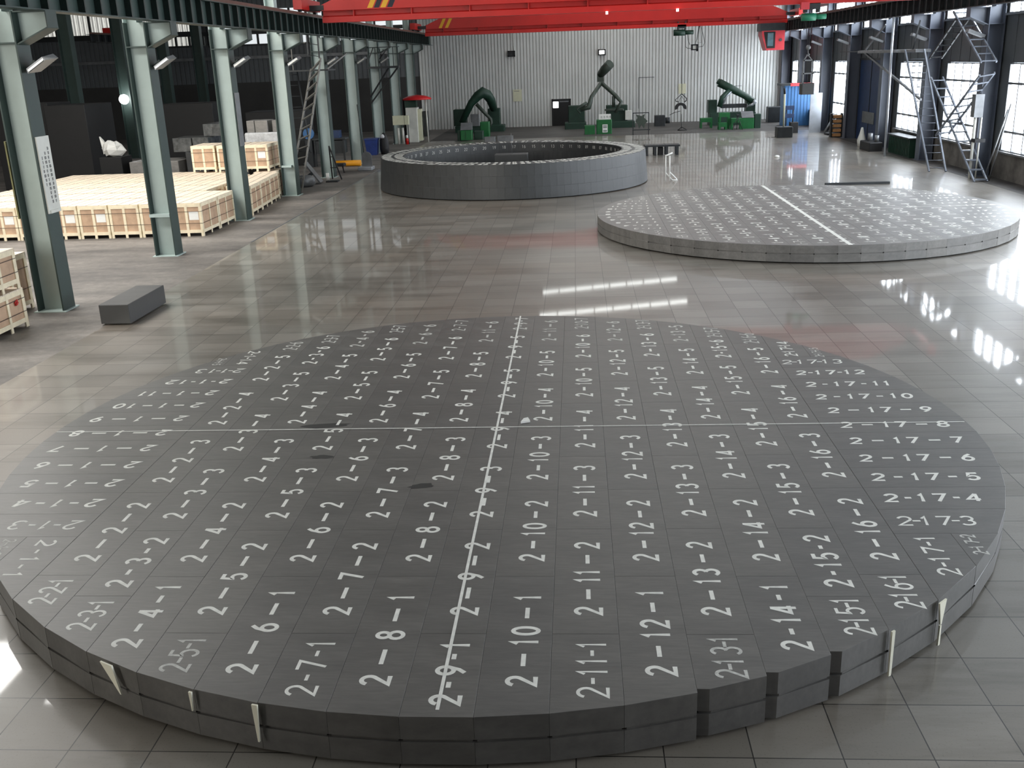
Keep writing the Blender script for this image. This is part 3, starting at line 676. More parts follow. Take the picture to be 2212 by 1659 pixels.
# ------------------------------------------------------------------ carbon ring
def ring():
    cx, cy, ri, ro0, ro1, H, n, nc = -2.46, 39.42, 4.2, 5.19, 5.10, 1.2, 62, 3
    for c in range(nc):
        z0, z1 = .03 + (H - .03) * c / nc, .03 + (H - .03) * (c + 1) / nc
        off = .5 * (c % 2)
        a0, a1 = ro0 + (ro1 - ro0) * c / nc, ro0 + (ro1 - ro0) * (c + 1) / nc
        h = PI / n - .0003
        def shape():
            m = MB(); V = []
            for z, ro, d in ((z0 + .001, a0, .002), (z0 + .003, a0, 0), (z1 - .003, a1, 0), (z1, a1, .002)):
                for r_, t in ((ri + d, -h), (ro - d, -h), (ro - d, 0), (ro - d, h), (ri + d, h), (ri + d, 0)): V.append((r_ * math.cos(t), r_ * math.sin(t), z - z0))
            F = [tuple(range(5, -1, -1)), tuple(range(18, 24))]
            for k in range(3): F += [(k * 6 + i, k * 6 + (i + 1) % 6, k * 6 + 6 + (i + 1) % 6, k * 6 + 6 + i) for i in range(6)]
            return m.add(V, F)
        proto = None
        for j in range(n):
            t = 2 * PI * (j + off) / n
            if proto is None:
                proto = shape().build('ring_block', 'graphite_dark', None, (0, 0, 0)); o = proto
            else: o = proto.copy(); COL.objects.link(o)
            o.location = (cx, cy, z0); o.rotation_euler = (0, 0, t); LOC[o.name] = Vector((0, 0, 0))
            o['category'] = 'block'
            if c < nc - 1:
                o['label'] = 'unpainted carbon block in the %s course of the dark ring' % ('bottom', 'middle')[c]; o['group'] = '%s course of the ring' % ('bottom', 'middle')[c]
            else:
                num = j + 1; side = ['right', 'back right', 'back', 'back left', 'left', 'front left', 'front', 'front right'][int(((t / (2 * PI)) * 8 + .5) % 8)]
                o['label'] = 'ring block painted with number %d on top, %s part of the dark ring' % (num, side); o['group'] = 'top course of the ring'
                m = MB(); s = '%02d' % num; zt = z1 - z0 + .002
                text(m, s, 4.88, 0, zt, PI / 2, .4, .4, .09, .18); text(m, s, 4.42, 0, zt, PI / 2, .35, .36, .09, .16)
                # small mark on the inner face
                mk = MB()
                for q, ch in enumerate(s):
                    for st in GL[ch]: ribbon(mk, [((u - .5) * .06 + (q - .5) * .085, (v - .5) * .12 + .22) for u, v in st], .008, lambda a, b: (4.1925, -a, b))
                mk.build('painted_mark', 'paint_thin', o, (0, 0, 0))
                p = m.build('painted_number', 'paint', o, (0, 0, 0)); p['label'] = 'white number %d' % num
    pb = MB(); pb.lathe([(5.1, 0), (5.1, .03)], cx, cy, 80); one(pb, 'base_plate', 'black', 'thin black base plate under the dark ring', 'plate')
    one(MB().bev(cx - .85, cx + .5, cy + 1.4, cy + 2.2, .03, .95, .02), 'carbon_block', 'graphite_dark', 'lone dark block standing inside the ring', 'block')
    one(MB().tube([(cx - .15, cy + 1.9, .951), (cx - .17, cy + 1.9, 1.75)], .012, 6), 'thin_rod', 'grey_steel', 'thin upright rod on the lone block inside the ring', 'rod')
ring()

# ------------------------------------------------------------------ loose block
r = one(MB().bev(-9.12, -8.53, 17.93, 19.65, .03, .4, .012), 'carbon_block', 'graphite_black', 'loose plain carbon block on the floor beside the nearest steel column', 'block')
m = MB(); m.box(-9.06, -8.62, 18.2, 18.3, 0, .03); m.box(-9.06, -8.62, 19.3, 19.4, 0, .03); one(m, 'timber_bearers', 'black', 'dark timber bearers under the loose carbon block', 'timber')

# ------------------------------------------------------------------ crates
def crate(W_, D, H, label, loc, group, sheet=True, legs=.1):
    x, y, z = loc; r = thing('wooden_crate', label, 'crate', loc, group)
    x0, x1, y0, y1 = x - W_ / 2, x + W_ / 2, y - D / 2, y + D / 2; t = .022
    pn = MB().box(x0 + t, x1 - t, y0 + t, y1 - t, z + legs, z + H - .03).build('panels', 'ply', r)
    f = MB(); bw = .075
    for xx in (x0, (x0 + x1) / 2 - bw / 2, x1 - bw):
        for yy in (y0, y1 - t): f.box(xx, xx + bw, yy, yy + t, z, z + H)
    for yy in (y0, y1 - t):
        f.box(x0, x1, yy + .002, yy + t - .002, z + legs, z + legs + .09); f.box(x0, x1, yy + .002, yy + t - .002, z + H - .1, z + H - .004)
    for yy in (y0 + t, (y0 + y1) / 2 - bw / 2, y1 - bw - t):
        for xx in (x0, x1 - t): f.box(xx, xx + t, yy, yy + bw, z, z + H)
    for xx in (x0, x1 - t):
        f.box(xx + .002, xx + t - .002, y0, y1, z + legs, z + legs + .09); f.box(xx + .002, xx + t - .002, y0, y1, z + H - .1, z + H - .004)
    f.build('battens', 'wood', r)
    l = MB(); n = 5
    for k in range(n):
        a = y0 + (y1 - y0) * k / n; l.box(x0, x1, a + .006, a + (y1 - y0) / n - .006, z + H - .004, z + H + .018)
    l.build('lid', 'plank', r)
    s = MB(); e = .003
    for zz in (z + legs + (H - legs) * .32, z + legs + (H - legs) * .72):
        s.box(x0 - e, x1 + e, y0 - e, y0, zz, zz + .012); s.box(x0 - e, x1 + e, y1, y1 + e, zz, zz + .012); s.box(x0 - e, x0, y0, y1, zz, zz + .012); s.box(x1, x1 + e, y0, y1, zz, zz + .012)
    for xx in (x0 + W_ * .3, x0 + W_ * .72): s.box(xx, xx + .014, y0 - e, y1 + e, z + H + .018, z + H + .021)
    s.build('straps', 'strap', r)
    if sheet: MB().box((x0 + x1) / 2 + .07, x1 - .1, y0 + t - .003, y0 + t, z + H * .5, z + H * .76).build('label_sheet', 'paper', pn)
    return r
grp = 'wooden crates of the crate field'
cw, cdp = .925, 1.53
protos = {}
def put_crate(x, y, z, label, sheet, g=grp, key='a', size=None):
    W_, D, H = size or (.9, 1.42, .95); k = (key, sheet)
    if k not in protos: protos[k] = (lambda rt: (rt, tree(rt)))(crate(W_, D, H, label, (x, y, z), g, sheet)); return protos[k][0]
    return dup(protos[k][0], protos[k][1], (x, y, z), label, g)
for rrow in range(6):
    for c in range(9):
        x = -11.29 - cw * c; y = 28.2 + .75 + 1.55 * rrow - (.1 if c == 0 and rrow == 1 else 0)
        if c == 0 and rrow >= 3: continue
        if (c == 0 and rrow == 2) or (c == 1 and rrow == 5): continue
        put_crate(x, y, 0, 'pale wooden crate, %s row of the crate field, %s from the steel columns' % (ORD[rrow], ORD[c]), c % 3 != 2)
for k in range(4):
    put_crate(-11.06 - .11 * k - (.1 if k == 3 else 0), 32.85 + 1.44 * k, 0, 'wooden crate in the slanted line behind the third steel column, %s along' % ORD[k], k % 2 == 0, grp, 's', (.8, 1.4, .95)).rotation_euler[2] = math.radians(4)
put_crate(-11.75, 37.4, .98, 'upper wooden crate stacked on the crate field beside the fourth steel column', True)
put_crate(-12.75, 37.4, .98, 'upper wooden crate stacked left of another behind the third steel column', False)
put_crate(-13.8, 37.6, .98, 'upper wooden crate end seen left of the third steel column', False)
g2 = 'stacked crates at the left edge'
put_crate(-11.1, 17.43, 0, 'lower strapped crate of the pair at the left edge, red mark on its side', False, g2, 'b', (1.02, 1.17, .74))
put_crate(-11.1, 17.38, .765, 'upper strapped crate of the pair at the left edge, red stamp on its side', False, g2, 'b', (1.02, 1.17, .74))
put_crate(-11.85, 18.95, 0, 'single taller strapped crate behind the pair at the left edge', False, g2, 'c', (1.04, 1.3, 1.15))
put_crate(-12.3, 17.4, 0, 'lower crate of the hidden pair further left at the picture edge', False, g2, 'b', (1.02, 1.17, .74))
def redmark(label, y, z, s):
    m = MB(); x = -10.5885
    m.tube([(x, y - s, z), (x, y - s * .3, z + s * .7), (x, y + s * .2, z + s * .5), (x, y + s * .6, z + s * .9)], .018, 5); m.tube([(x, y - s * .8, z - s * .5), (x, y + s * .2, z - s * .4), (x, y + s * .7, z + s * .1), (x, y + s * .1, z + s * .3)], .02, 5); m.tube([(x, y - s * .2, z - s * .3), (x, y + s * .4, z + s * .5)], .016, 5)
    o = m.build('red_stamp', 'mark_red', None, (x, y, z)); return tag(o, label, 'stamp')
redmark('red stamp on the side of the upper left-edge crate', 17.2, 1.22, .11); redmark('faint red mark on the side of the lower left-edge crate', 17.72, .52, .06)

# carbon blocks and wrapped goods behind the crates
def blk(x0, x1, y0, y1, z0, z1, label, mat='graphite_dark', name='carbon_block', grp_='carbon blocks stored behind the crates'):
    return one(MB().bev(x0, x1, y0, y1, z0, z1, .015), name, mat, label, 'block', grp_)
blk(-17.75, -15.75, 39.3, 40.9, 0, 1.23, 'long grey block with a small white tag behind the crate field', 'graphite_pale')
one(MB().box(-16.95, -16.8, 39.285, 39.295, .98, 1.1), 'tag_paper', 'paper', 'tiny white tag stuck on the long grey block behind the crates', 'tag')
blk(-15.65, -14.75, 39.9, 41.3, 0, 1.5, 'dark lower block beside the long grey block behind the crates')
blk(-16.15, -15.38, 40.0, 41.5, 1.52, 2.05, 'plastic-wrapped block on the left of the shiny wrapped pile', 'wrap_dark')
blk(-15.3, -14.65, 39.9, 41.5, 1.52, 2.06, 'plastic-wrapped block in the middle of the shiny wrapped pile', 'wrap_dark')
blk(-14.95, -14.15, 40.3, 42.0, 2.08, 2.55, 'plastic-wrapped block topmost on the shiny wrapped pile', 'wrap_dark')
blk(-14.5, -13.5, 39.6, 40.8, 0, 1.5, 'dark block standing right of the shiny wrapped pile', 'graphite_dark')
blk(-24.0, -21.6, 41, 43, 0, 3.55, 'tall dark stack of carbon left of the far steel column', 'black'); blk(-21.5, -19.8, 40.5, 43, 0, 3.45, 'tall dark stack of carbon right of the far steel column', 'black')
blk(-19.0, -16.5, 46, 48, 0, 3.2, 'dark stack of carbon below the bright lamp in the left bay', 'black'); blk(-16.0, -13.2, 49, 51, 0, 2.6, 'dark stack of carbon behind the shiny wrapped pile', 'black')
r = thing('wrapped_pallet', 'white plastic sheet over goods on the upper crates behind the third column', 'pallet', (-11.9, 38.9, 1.95)); 
f = MB(); f.bev(-12.7, -11.1, 38.5, 39.6, 1.2, 2.26, .05); f.build('sheet', 'poly', r)
r.location = r.location
for k, (xa, xb) in enumerate(((-12.6, -12.3), (-12.28, -11.78), (-11.6, -11.1))):
    blk(xa, xb, 38.6, 39.5, 2.262, 2.7, '%s grey block on the white plastic sheet behind the crates' % ('leftmost', 'middle', 'rightmost')[k], 'graphite_pale')
blk(-12.7, -11.1, 38.55, 39.6, 0, 1.2, 'dark block under the white plastic sheet behind the crates')
r = thing('bulk_bag', 'crumpled white bulk bag beyond the crate field by a dark column', 'bag', (-18.5, 39.6, 0))
f = MB(); rn = random.Random(11); f.lathe([(.22, 1.45), (.36, 1.52), (.42, 1.72), (.34, 1.92), (.16, 2.04)], -18.42, 39.6, 8); f.v = [(a + rn.uniform(-.08, .08), b + rn.uniform(-.08, .08), max(1.452, c + rn.uniform(-.06, .06))) for a, b, c in f.v]; f.sm = [False] * len(f.sm); f.build('sack', 'bag', r)
f = MB(); f.add([(-18.9, 39.5, 2.24), (-18.78, 39.5, 2.1), (-18.6, 39.55, 1.75), (-18.82, 39.5, 1.55), (-18.9, 39.6, 2.24), (-18.78, 39.6, 2.1), (-18.6, 39.65, 1.75), (-18.82, 39.6, 1.55)], [(0, 3, 2, 1), (4, 5, 6, 7), (0, 1, 5, 4), (1, 2, 6, 5), (2, 3, 7, 6), (3, 0, 4, 7)]); f.build('flap', 'bag', r)
blk(-18.9, -18.0, 39.2, 40.2, 0, 1.45, 'dark block carrying the crumpled white bag', 'black')

# boards on the columns
r = thing('notice_board', 'white notice board with columns of characters on the nearest steel column', 'sign', (-10.42, 19.39, 1.98))
bd = MB().box(-10.448, -10.42, 19.15, 19.63, 1.98, 3.46).build('board', 'white_steel', r)
f = MB(); rn = random.Random(5)
for cidx, (yc, n0, n1) in enumerate(((19.25, 2, 9), (19.37, 1, 13), (19.5, 0, 13))):
    for k in range(n0, n1):
        z = 3.22 - .085 * k; x = -10.418
        def stk(y0, z0, y1, z1): f.bar((x, yc + y0, z + z0), (x, yc + y1, z + z1), .009, .002)
        for q in range(rn.randint(2, 3)): zz = .022 - .022 * q; stk(-.028, zz, .028, zz)
        stk(0, .032, 0, -.032)
        if rn.random() < .6: stk(-.026, .028, -.026, -.028)
        if rn.random() < .6: stk(.026, .028, .026, -.028)
f.build('characters', 'ink', bd)
MB().box(-10.43, -10.4, 19.2, 19.6, 1.98, 2.04).build('ledge', 'white_steel', r)
M['olive'] = plain('olive_board', lin(120, 118, 78), 0.6)
one(MB().box(-11.06, -11.03, 19.12, 19.4, 1.9, 3.4), 'side_board', 'olive', 'yellowish board edge on the left side of the nearest steel column', 'sign')
one(MB().box(-10.445, -10.42, 31.15, 31.55, 2.3, 3.9), 'side_board', 'grey_steel', 'narrow grey board on the third steel column', 'sign')
one(MB().box(-10.99, -10.6, 37.12, 37.35, 1.05, 1.12), 'clamp_plate', 'steel_paint', 'flat clamp plate low on the fourth steel column', 'plate')
for k, y in enumerate(LY[:7]):
    r = thing('floodlight', 'boxy grey floodlight under the bracket of the %s left column' % ORD[k], 'lamp', (-10.25, y + .1, 4.7), 'floodlights under the left brackets')
    f = MB(); f.bar((-10.44, y, 4.72), (-10.28, y, 4.86), .04, .04); f.build('arm', 'beam_dark', r)
    f = MB(); f.add([(-10.36, y - .22, 4.72), (-10.02, y - .22, 4.92), (-10.0, y + .2, 4.98), (-10.36, y + .2, 4.76), (-10.32, y - .26, 4.63), (-9.94, y - .26, 4.86), (-9.93, y + .24, 4.9), (-10.32, y + .24, 4.66)], [(0, 1, 2, 3), (7, 6, 5, 4), (0, 4, 5, 1), (1, 5, 6, 2), (2, 6, 7, 3), (3, 7, 4, 0)]); hs = f.build('housing', 'grey_steel', r)
    f = MB(); f.add([(-10.3, y - .265, 4.66), (-9.97, y - .265, 4.86), (-9.99, y - .235, 4.9), (-10.33, y - .235, 4.7)], [(0, 1, 2, 3)]); f.build('lamp_glass', 'white_steel', hs)
for k, y in enumerate(RYC[6:11]):
    one(MB().bar((14.18, y, 4.78), (13.6, y, 5.0), .3, .1), 'floodlight', 'grey_steel', 'slanted floodlight under the bracket of the %s right column' % ORD[k + 0], 'lamp', 'floodlights under the right brackets')
r = thing('lamp_post', 'glaring white lamp on a dark column in the left bay', 'lamp', (-25.0, 56.0, 2.9)); MB().bar((-24.9, 56.3, 3.25), (-25.1, 55.9, 3.25), .05, .05).build('arm', 'dark_steel', r)
f = MB(); f.tube([(-25.0, 55.95, 3.26), (-24.97, 55.85, 3.23)], [.26, .26], 16); f.build('lamp_head', 'lamp', r)

# ------------------------------------------------------------------ ladders, platforms on the left
def ladder(name, label, a0, a1, b0, b1, n, mat, cat='ladder', rail=.05, rung=.03, t0=.03, t1=.98, flat=False):
    A0, A1, B0, B1 = map(Vector, (a0, a1, b0, b1)); r = thing(name, label, cat, tuple((A0 + B0) / 2))
    for p, q in ((A0, A1), (B0, B1)): MB().bar(p, q, rail, rail * 1.4).build('rail', mat, r)
    for k in range(n):
        t = t0 + (t1 - t0) * k / max(1, n - 1); p, q = A0.lerp(A1, t), B0.lerp(B1, t)
        (MB().bar(p, q, .18, .04) if flat else MB().tube([p, q], rung / 2, 6)).build('rung', mat, r)
    return r
M['ladder'] = plain('worn_ladder', lin(112, 110, 104), 0.5, 0.1)
ladder('access_ladder', 'steep grey access ladder leaning beside the fourth left column', (-11.05, 38.2, 0), (-10.35, 40.4, 4.5), (-10.55, 38.0, 0), (-9.9, 40.3, 4.9), 13, 'ladder', flat=True)
ladder('access_ladder', 'dark access ladder crossing behind the steep one on the left', (-11.9, 42.2, 4.4), (-11.2, 40.4, 1.3), (-11.4, 42.2, 4.4), (-10.7, 40.5, 1.3), 8, 'dark_steel')
ladder('access_ladder', 'upper dark ladder rising above the runway beam on the left', (-10.75, 41.9, 8.2), (-10.75, 41.7, 5.0), (-10.35, 41.9, 8.2), (-10.3, 41.7, 4.9), 8, 'dark_steel')
r = thing('landing_platform', 'small landing with railing at the head of the left ladder', 'platform', (-10.8, 41.5, 4.4))
f = MB(); f.box(-11.7, -9.8, 40.9, 42.2, 4.42, 4.48); f.build('deck', 'dark_steel', r)
f = MB(); f.bar((-11.6, 40.9, 5.5), (-10.6, 40.9, 5.5), .03, .03); f.bar((-11.2, 40.9, 4.48), (-11.2, 40.9, 5.5), .03, .03); f.bar((-9.9, 41, 4.45), (-9.3, 42.2, 5.05), .05, .05); f.build('railing', 'ladder', r)
r = thing('landing_platform', 'hanging platform with coiled cables and diagonal braces far left', 'platform', (-10.1, 55, 4.4))
f = MB(); f.box(-11.0, -9.3, 54.6, 55.1, 4.39, 4.5); f.build('deck', 'dark_steel', r)
f = MB(); f.tube([(-11.0, 54.6, 5.45), (-9.2, 54.6, 5.45)], .02, 6)
for x in (-10.5, -9.55, -9.3): f.tube([(x, 54.6, 4.5), (x, 54.6, 5.45)], .02, 6)
f.build('railing', 'dark_steel', r)
f = MB(); f.bar((-9.85, 54.7, 4.4), (-11.0, 55.1, 2.95), .07, .07); f.bar((-9.37, 54.7, 4.4), (-11.0, 55.1, 2.62), .07, .07); f.bar((-11.0, 54.7, 4.6), (-10.6, 54.7, 5.45), .05, .05); f.build('brace', 'dark_steel', r)
f = MB(); f.tube([(-10.27, 54.58, 5.4), (-10.18, 54.55, 5.03), (-10.05, 54.55, 5.35), (-9.9, 54.55, 4.92), (-9.8, 54.55, 5.4), (-10.05, 54.55, 5.13), (-10.27, 54.55, 4.87)], .03, 6); f.build('coiled_cable', 'rope', r)
# clutter at the foot of the left columns
r = thing('scrap_bin', 'grey rounded scrap bin lying at the foot of the left ladder', 'bin', (-10.95, 40.2, 0))
f = MB(); f.lathe([(.3, 0), (.44, .1), (.42, .32), (.28, .42), (.1, .45)], -10.95, 40.1, 14); f.build('shell', 'grey_steel', r)
one(MB().bar((-11.1, 41, .86), (-10.5, 41, .05), .5, .06), 'sheet_offcut', 'grey_steel', 'leaning grey sheet offcut beside the left ladder', 'sheet')
one(MB().bar((-11.3, 40.6, .1), (-10.8, 40.8, .45), .12, .12), 'timber_offcut', 'dark_steel', 'dark beam offcut propped behind the rounded scrap bin', 'offcut')
r = thing('trestle', 'black A-shaped trestle by the fifth left column', 'trestle', (-10.2, 42.5, 0)); f = MB(); f.bar((-10.38, 42.3, 1.4), (-9.95, 42.3, 0), .05, .05); f.bar((-10.38, 42.3, 1.4), (-10.42, 42.6, 0), .05, .05); f.build('leg', 'rope', r); f = MB(); f.bar((-10.4, 42.3, .5), (-10.1, 42.3, .5), .03, .03); f.bar((-10.4, 42.3, .95), (-10.25, 42.3, .95), .03, .03); f.build('crossbar', 'rope', r)
one(MB().tube([(-10.45, 41.9, 0), (-10.45, 41.9, .32)], .07, 10), 'white_bottle', 'paper', 'small white bottle on the floor by the black trestle', 'bottle')
one(MB().box(-10.4, -9.9, 41.3, 41.7, 0, .05), 'steel_plate', 'dark_steel', 'flat dark plate on the floor by the black trestle', 'plate')
r = thing('low_cart', 'black low cart standing near the orange tube', 'cart', (-10.9, 45.2, 0)); MB().bev(-11.2, -10.4, 44.8, 45.3, .3, .42, .03).build('tray', 'rope', r); f = MB(); f.bar((-10.5, 45, .3), (-10.45, 45, 0), .05, .05); f.bar((-11.1, 45, .3), (-11.2, 45, 0), .05, .05); f.build('leg', 'rope', r); MB().bar((-11.0, 45, .4), (-11.5, 45.3, .75), .05, .05).build('handle', 'rope', r)
one(MB().tube([(-11.5, 48, .14), (-10.3, 48, .14)], .14, 12), 'orange_tube', 'orange', 'thick orange tube lying on the floor by the left columns', 'tube')
r = thing('platform_scale', 'grey weighing platform with rounded back shield left of the ring', 'scale', (-9.65, 46, 0))
f = MB(); f.bev(-9.95, -9.3, 45.6, 46.3, .02, .16, .02); f.build('platform', 'galv', r)
f = MB(); f.ext([(-9.86, .16), (-9.4, .16), (-9.4, .58)] + [(a, b) for a, b in arc(-9.63, .58, .23, .22, 0, 180, 10)] , 0, 'y', 46.2, 46.26); f.build('shield', 'grey_steel', r)
MB().tube([(-9.75, 46.3, .5), (-9.9, 46.3, 2.9)], .02, 6).build('mast', 'dark_steel', r)
r = thing('waste_bin', 'blue waste bin behind the weighing platform', 'bin', (-10.9, 54, 0)); f = MB(); f.add([(-11.15, 53.7, 0), (-10.65, 53.7, 0), (-10.65, 54.3, 0), (-11.15, 54.3, 0), (-11.22, 53.6, .82), (-10.56, 53.6, .82), (-10.56, 54.4, .82), (-11.22, 54.4, .82)], [(3, 2, 1, 0), (0, 1, 5, 4), (1, 2, 6, 5), (2, 3, 7, 6), (3, 0, 4, 7), (4, 5, 6, 7)]); tb = f.build('tub', 'navy_bin', r); MB().box(-11.25, -10.54, 53.57, 54.43, .8, .86).build('rim', 'navy_bin', tb)
r = thing('waste_sack', 'black bulging sack right of the blue bin', 'sack', (-10.35, 54.1, 0)); MB().lathe([(.2, 0), (.25, .3), (.24, .75), (.15, 1.0), (.05, 1.12)], -10.26, 54.1, 9).build('body', 'rope', r); MB().lathe([(.1, .86), (.13, .95), (.06, 1.06)], -10.3, 53.86, 8).build('torn_plastic', 'poly', r)
r = thing('gas_bottles', 'green and white bottles beside the blue bin', 'bottle', (-11.5, 53.6, 0)); f = MB(); f.tube([(-11.5, 53.6, 0), (-11.5, 53.6, .9)], .11, 10); f.build('cylinder', 'hoist_green', r); MB().tube([(-11.5, 53.6, .9), (-11.5, 53.6, 1.02)], .05, 8).build('valve', 'white_steel', r)
r = thing('workbench', 'dark workbench with boxes between the far left columns', 'bench', (-11.9, 48.5, 0)); MB().box(-12.6, -11.0, 48.1, 49, 1.25, 1.32).build('top', 'dark_steel', r); f = MB(); f.box(-12.5, -11.1, 48.2, 48.9, .6, 1.2); f.build('cupboard', 'dark_steel', r)
for x in (-12.5, -11.1): MB().box(x - .04, x + .04, 48.15, 48.23, 0, 1.25).build('leg', 'dark_steel', r)
one(MB().box(-12.1, -11.3, 48.2, 48.8, 1.321, 1.66), 'storage_box', 'blue_dark', 'bluish metal box on the dark workbench', 'box')
one(MB().tube([(-12.75, 48.1, 1.56), (-12.75, 48.25, 1.56)], .26, 16), 'blue_reel', 'blue', 'round blue reel beside the dark workbench', 'reel')
MBs = MB().box(-12.9, -12.6, 48.0, 48.6, 0, 1.3); one(MBs, 'steel_cabinet', 'dark_steel', 'narrow dark cabinet carrying the blue reel', 'cabinet')

# cabinet with red canopy, sign frame, extinguisher
r = thing('control_kiosk', 'white control cabinet under a red canopy at the end of the left row', 'kiosk', (-9.8, 62, 0))
MB().bev(-10.25, -9.55, 61.6, 62.4, .02, 2.06, .02).build('cabinet', 'white_steel', r); MB().box(-9.55, -9.35, 61.75, 62.5, .1, 1.95).build('side_panel', 'cream', r)
f = MB(); f.lathe([(.02, 2.78), (.5, 2.72), (.85, 2.6), (.9, 2.5), (.86, 2.5)], -9.57, 62.0, 20); f.build('canopy', 'red_roof', r)
MB().tube([(-8.98, 61.8, 0), (-9.02, 61.8, 2.5)], .04, 8).build('post', 'white_steel', r); MB().box(-10.45, -10.35, 62, 62.1, 0, 2.5).build('post', 'dark_steel', r); MB().box(-10.3, -9.6, 61.7, 62.3, 2.06, 2.5).build('hood', 'deep_green', r)
MB().box(-9.3, -9.02, 62.2, 62.6, .3, 1.8).build('equipment_rack', 'dark_steel', r)
r = thing('sign_stand', 'cream sign board on legs before the white cabinet', 'sign', (-10.4, 60.6, 0)); MB().box(-10.88, -10.2, 60.55, 60.6, 1.13, 1.67).build('board', 'cream', r); MB().box(-10.18, -9.95, 60.6, 60.95, 1.13, 1.65).build('side_board', 'cream', r)
for x in (-10.86, -9.98): MB().tube([(x, 60.58, 0), (x, 60.58, 1.13)], .025, 6).build('leg', 'dark_steel', r)
for k, x in enumerate((-10.62, -10.36)): one(MB().tube([(x, 60.85, 0), (x, 60.85, .95)], .07, 10), 'steel_pipe', 'white_steel', '%s upright white pipe behind the cream sign' % ('left', 'right')[k], 'pipe')
r = thing('fire_extinguisher', 'red and white fire extinguisher by the white cabinet', 'extinguisher', (-10.1, 60.5, 0)); MB().lathe([(.09, 0), (.09, .3), (.06, .36)], -10.08, 60.5, 12).build('body', 'red', r); MB().lathe([(.07, .36), (.07, .5), (.03, .54)], -10.08, 60.5, 10).build('cap', 'paper', r)

# ------------------------------------------------------------------ machines along the back wall
def gbox(r, name, mat, *a): return MB().bev(*a, .03).build(name, mat, r)
r = thing('block_machine', 'dark green dust-hooded machine on the left of the back wall', 'machine', (-6.6, 68, 0))
gbox(r, 'bed', 'deep_green', -8.2, -4.85, 69.2, 70.6, 0, .42); gbox(r, 'side_housing', 'deep_green', -8.3, -7.45, 69.6, 70.6, .42, 1.5); gbox(r, 'side_housing', 'deep_green', -5.95, -5.15, 69.6, 70.6, .42, 1.5); gbox(r, 'gauge_panel', 'grey_steel', -7.1, -6.5, 69.0, 69.2, .42, 1.2); gbox(r, 'chest', 'machine_green', -6.07, -5.5, 64.8, 65.6, 0, .9)
f = MB(); f.tube([(-7.6, 68, .7), (-6.9, 68, 1.95), (-6.45, 68, 2.4), (-6.1, 68, 2.62), (-5.82, 68.2, 2.45), (-5.62, 68.5, 2.1), (-5.5, 69, 1.5)], [.2, .24, .31, .36, .34, .3, .26], 14); f.build('dust_hood', 'deep_green', r)
f = MB(); f.tube([(-6.55, 67.9, 1.9), (-6.05, 67.9, 1.35), (-5.63, 67.9, .9), (-5.58, 67.8, .65), (-5.7, 67.7, .42)], [.12, .12, .1, .08, .06], 10); f.build('hose', 'duct', r)
r = thing('control_console', 'bright green twin-door console with grey desk before the left machine', 'console', (-6.65, 62, 0)); gbox(r, 'cabinet', 'machine_green', -7.0, -6.3, 61.7, 62.3, .04, .62); gbox(r, 'side_box', 'deep_green', -7.2, -7.0, 61.8, 62.3, 0, .6)
f = MB(); f.add([(-7.0, 61.75, .64), (-6.3, 61.75, .64), (-6.3, 62.2, 1.05), (-7.0, 62.2, 1.05), (-7.0, 62.3, .64), (-6.3, 62.3, .64)], [(0, 1, 2, 3), (4, 3, 2, 5), (0, 3, 4), (1, 5, 2), (0, 4, 5, 1)]); f.build('desk', 'grey_steel', r); MB().box(-6.7, -6.68, 61.69, 61.7, .1, .6).build('door_seam', 'black', r)
f = MB(); f.bev(-6.25, -5.7, 62.5, 63.2, 0, .5, .03); one(f, 'parts_box', 'deep_green', 'dark green box right of the twin-door console', 'box')
one(MB().bev(-5.45, -4.8, 60.5, 60.9, 0, .28, .02), 'stone_slab', 'grey_steel', 'left grey slab behind the ring', 'slab', 'grey slabs behind the ring'); one(MB().bev(-4.7, -3.75, 60.6, 61.0, 0, .3, .02), 'stone_slab', 'grey_steel', 'right longer grey slab behind the ring', 'slab', 'grey slabs behind the ring')
r = thing('block_machine', 'green double machine with forked dust duct in the middle of the back wall', 'machine', (1.7, 69, 0))
gbox(r, 'bed', 'deep_green', -.75, .7, 69.2, 70.6, 0, .42); gbox(r, 'bed', 'deep_green', 2.3, 3.95, 69.2, 70.6, 0, .42); gbox(r, 'housing', 'deep_green', -.5, .6, 69.5, 70.6, .42, 1.5); gbox(r, 'housing', 'deep_green', 2.05, 3.48, 69.6, 70.6, .42, 1.45); gbox(r, 'table', 'duct', 1.95, 3.2, 69.3, 69.6, 1.12, 1.24)
f = MB(); f.box(1.46, 1.9, 70.0, 70.4, 2.98, 3.5); f.tube([(1.66, 70.2, 3.4), (1.95, 69.9, 3.75), (2.32, 69.5, 4.12)], [.24, .31, .31], 14); f.build('duct_head', 'duct', r)
f = MB(); f.tube([(1.7, 68.6, 2.95), (1.05, 68.2, 2.1), (.95, 68.1, 1.75), (.85, 68.0, 1.45), (.3, 68, 1.3)], [.13, .13, .16, .18, .12], 10); f.tube([(.75, 68, 1.75), (.4, 68, 1.55), (.05, 68, 1.35), (.3, 68, 1.08)], [.1, .12, .07, .05], 8); f.tube([(1.7, 68.6, 2.95), (2.6, 68.2, 2.15), (2.98, 68, 1.72), (2.6, 68, 1.05)], [.13, .13, .13, .1], 10); f.tube([(2.5, 68.3, 2.1), (2.5, 68.3, 1.4)], .12, 10); f.build('hose', 'duct', r)
gbox(r, 'white_cover', 'white_steel', 3.3, 3.75, 69.3, 69.55, .5, 1.1)
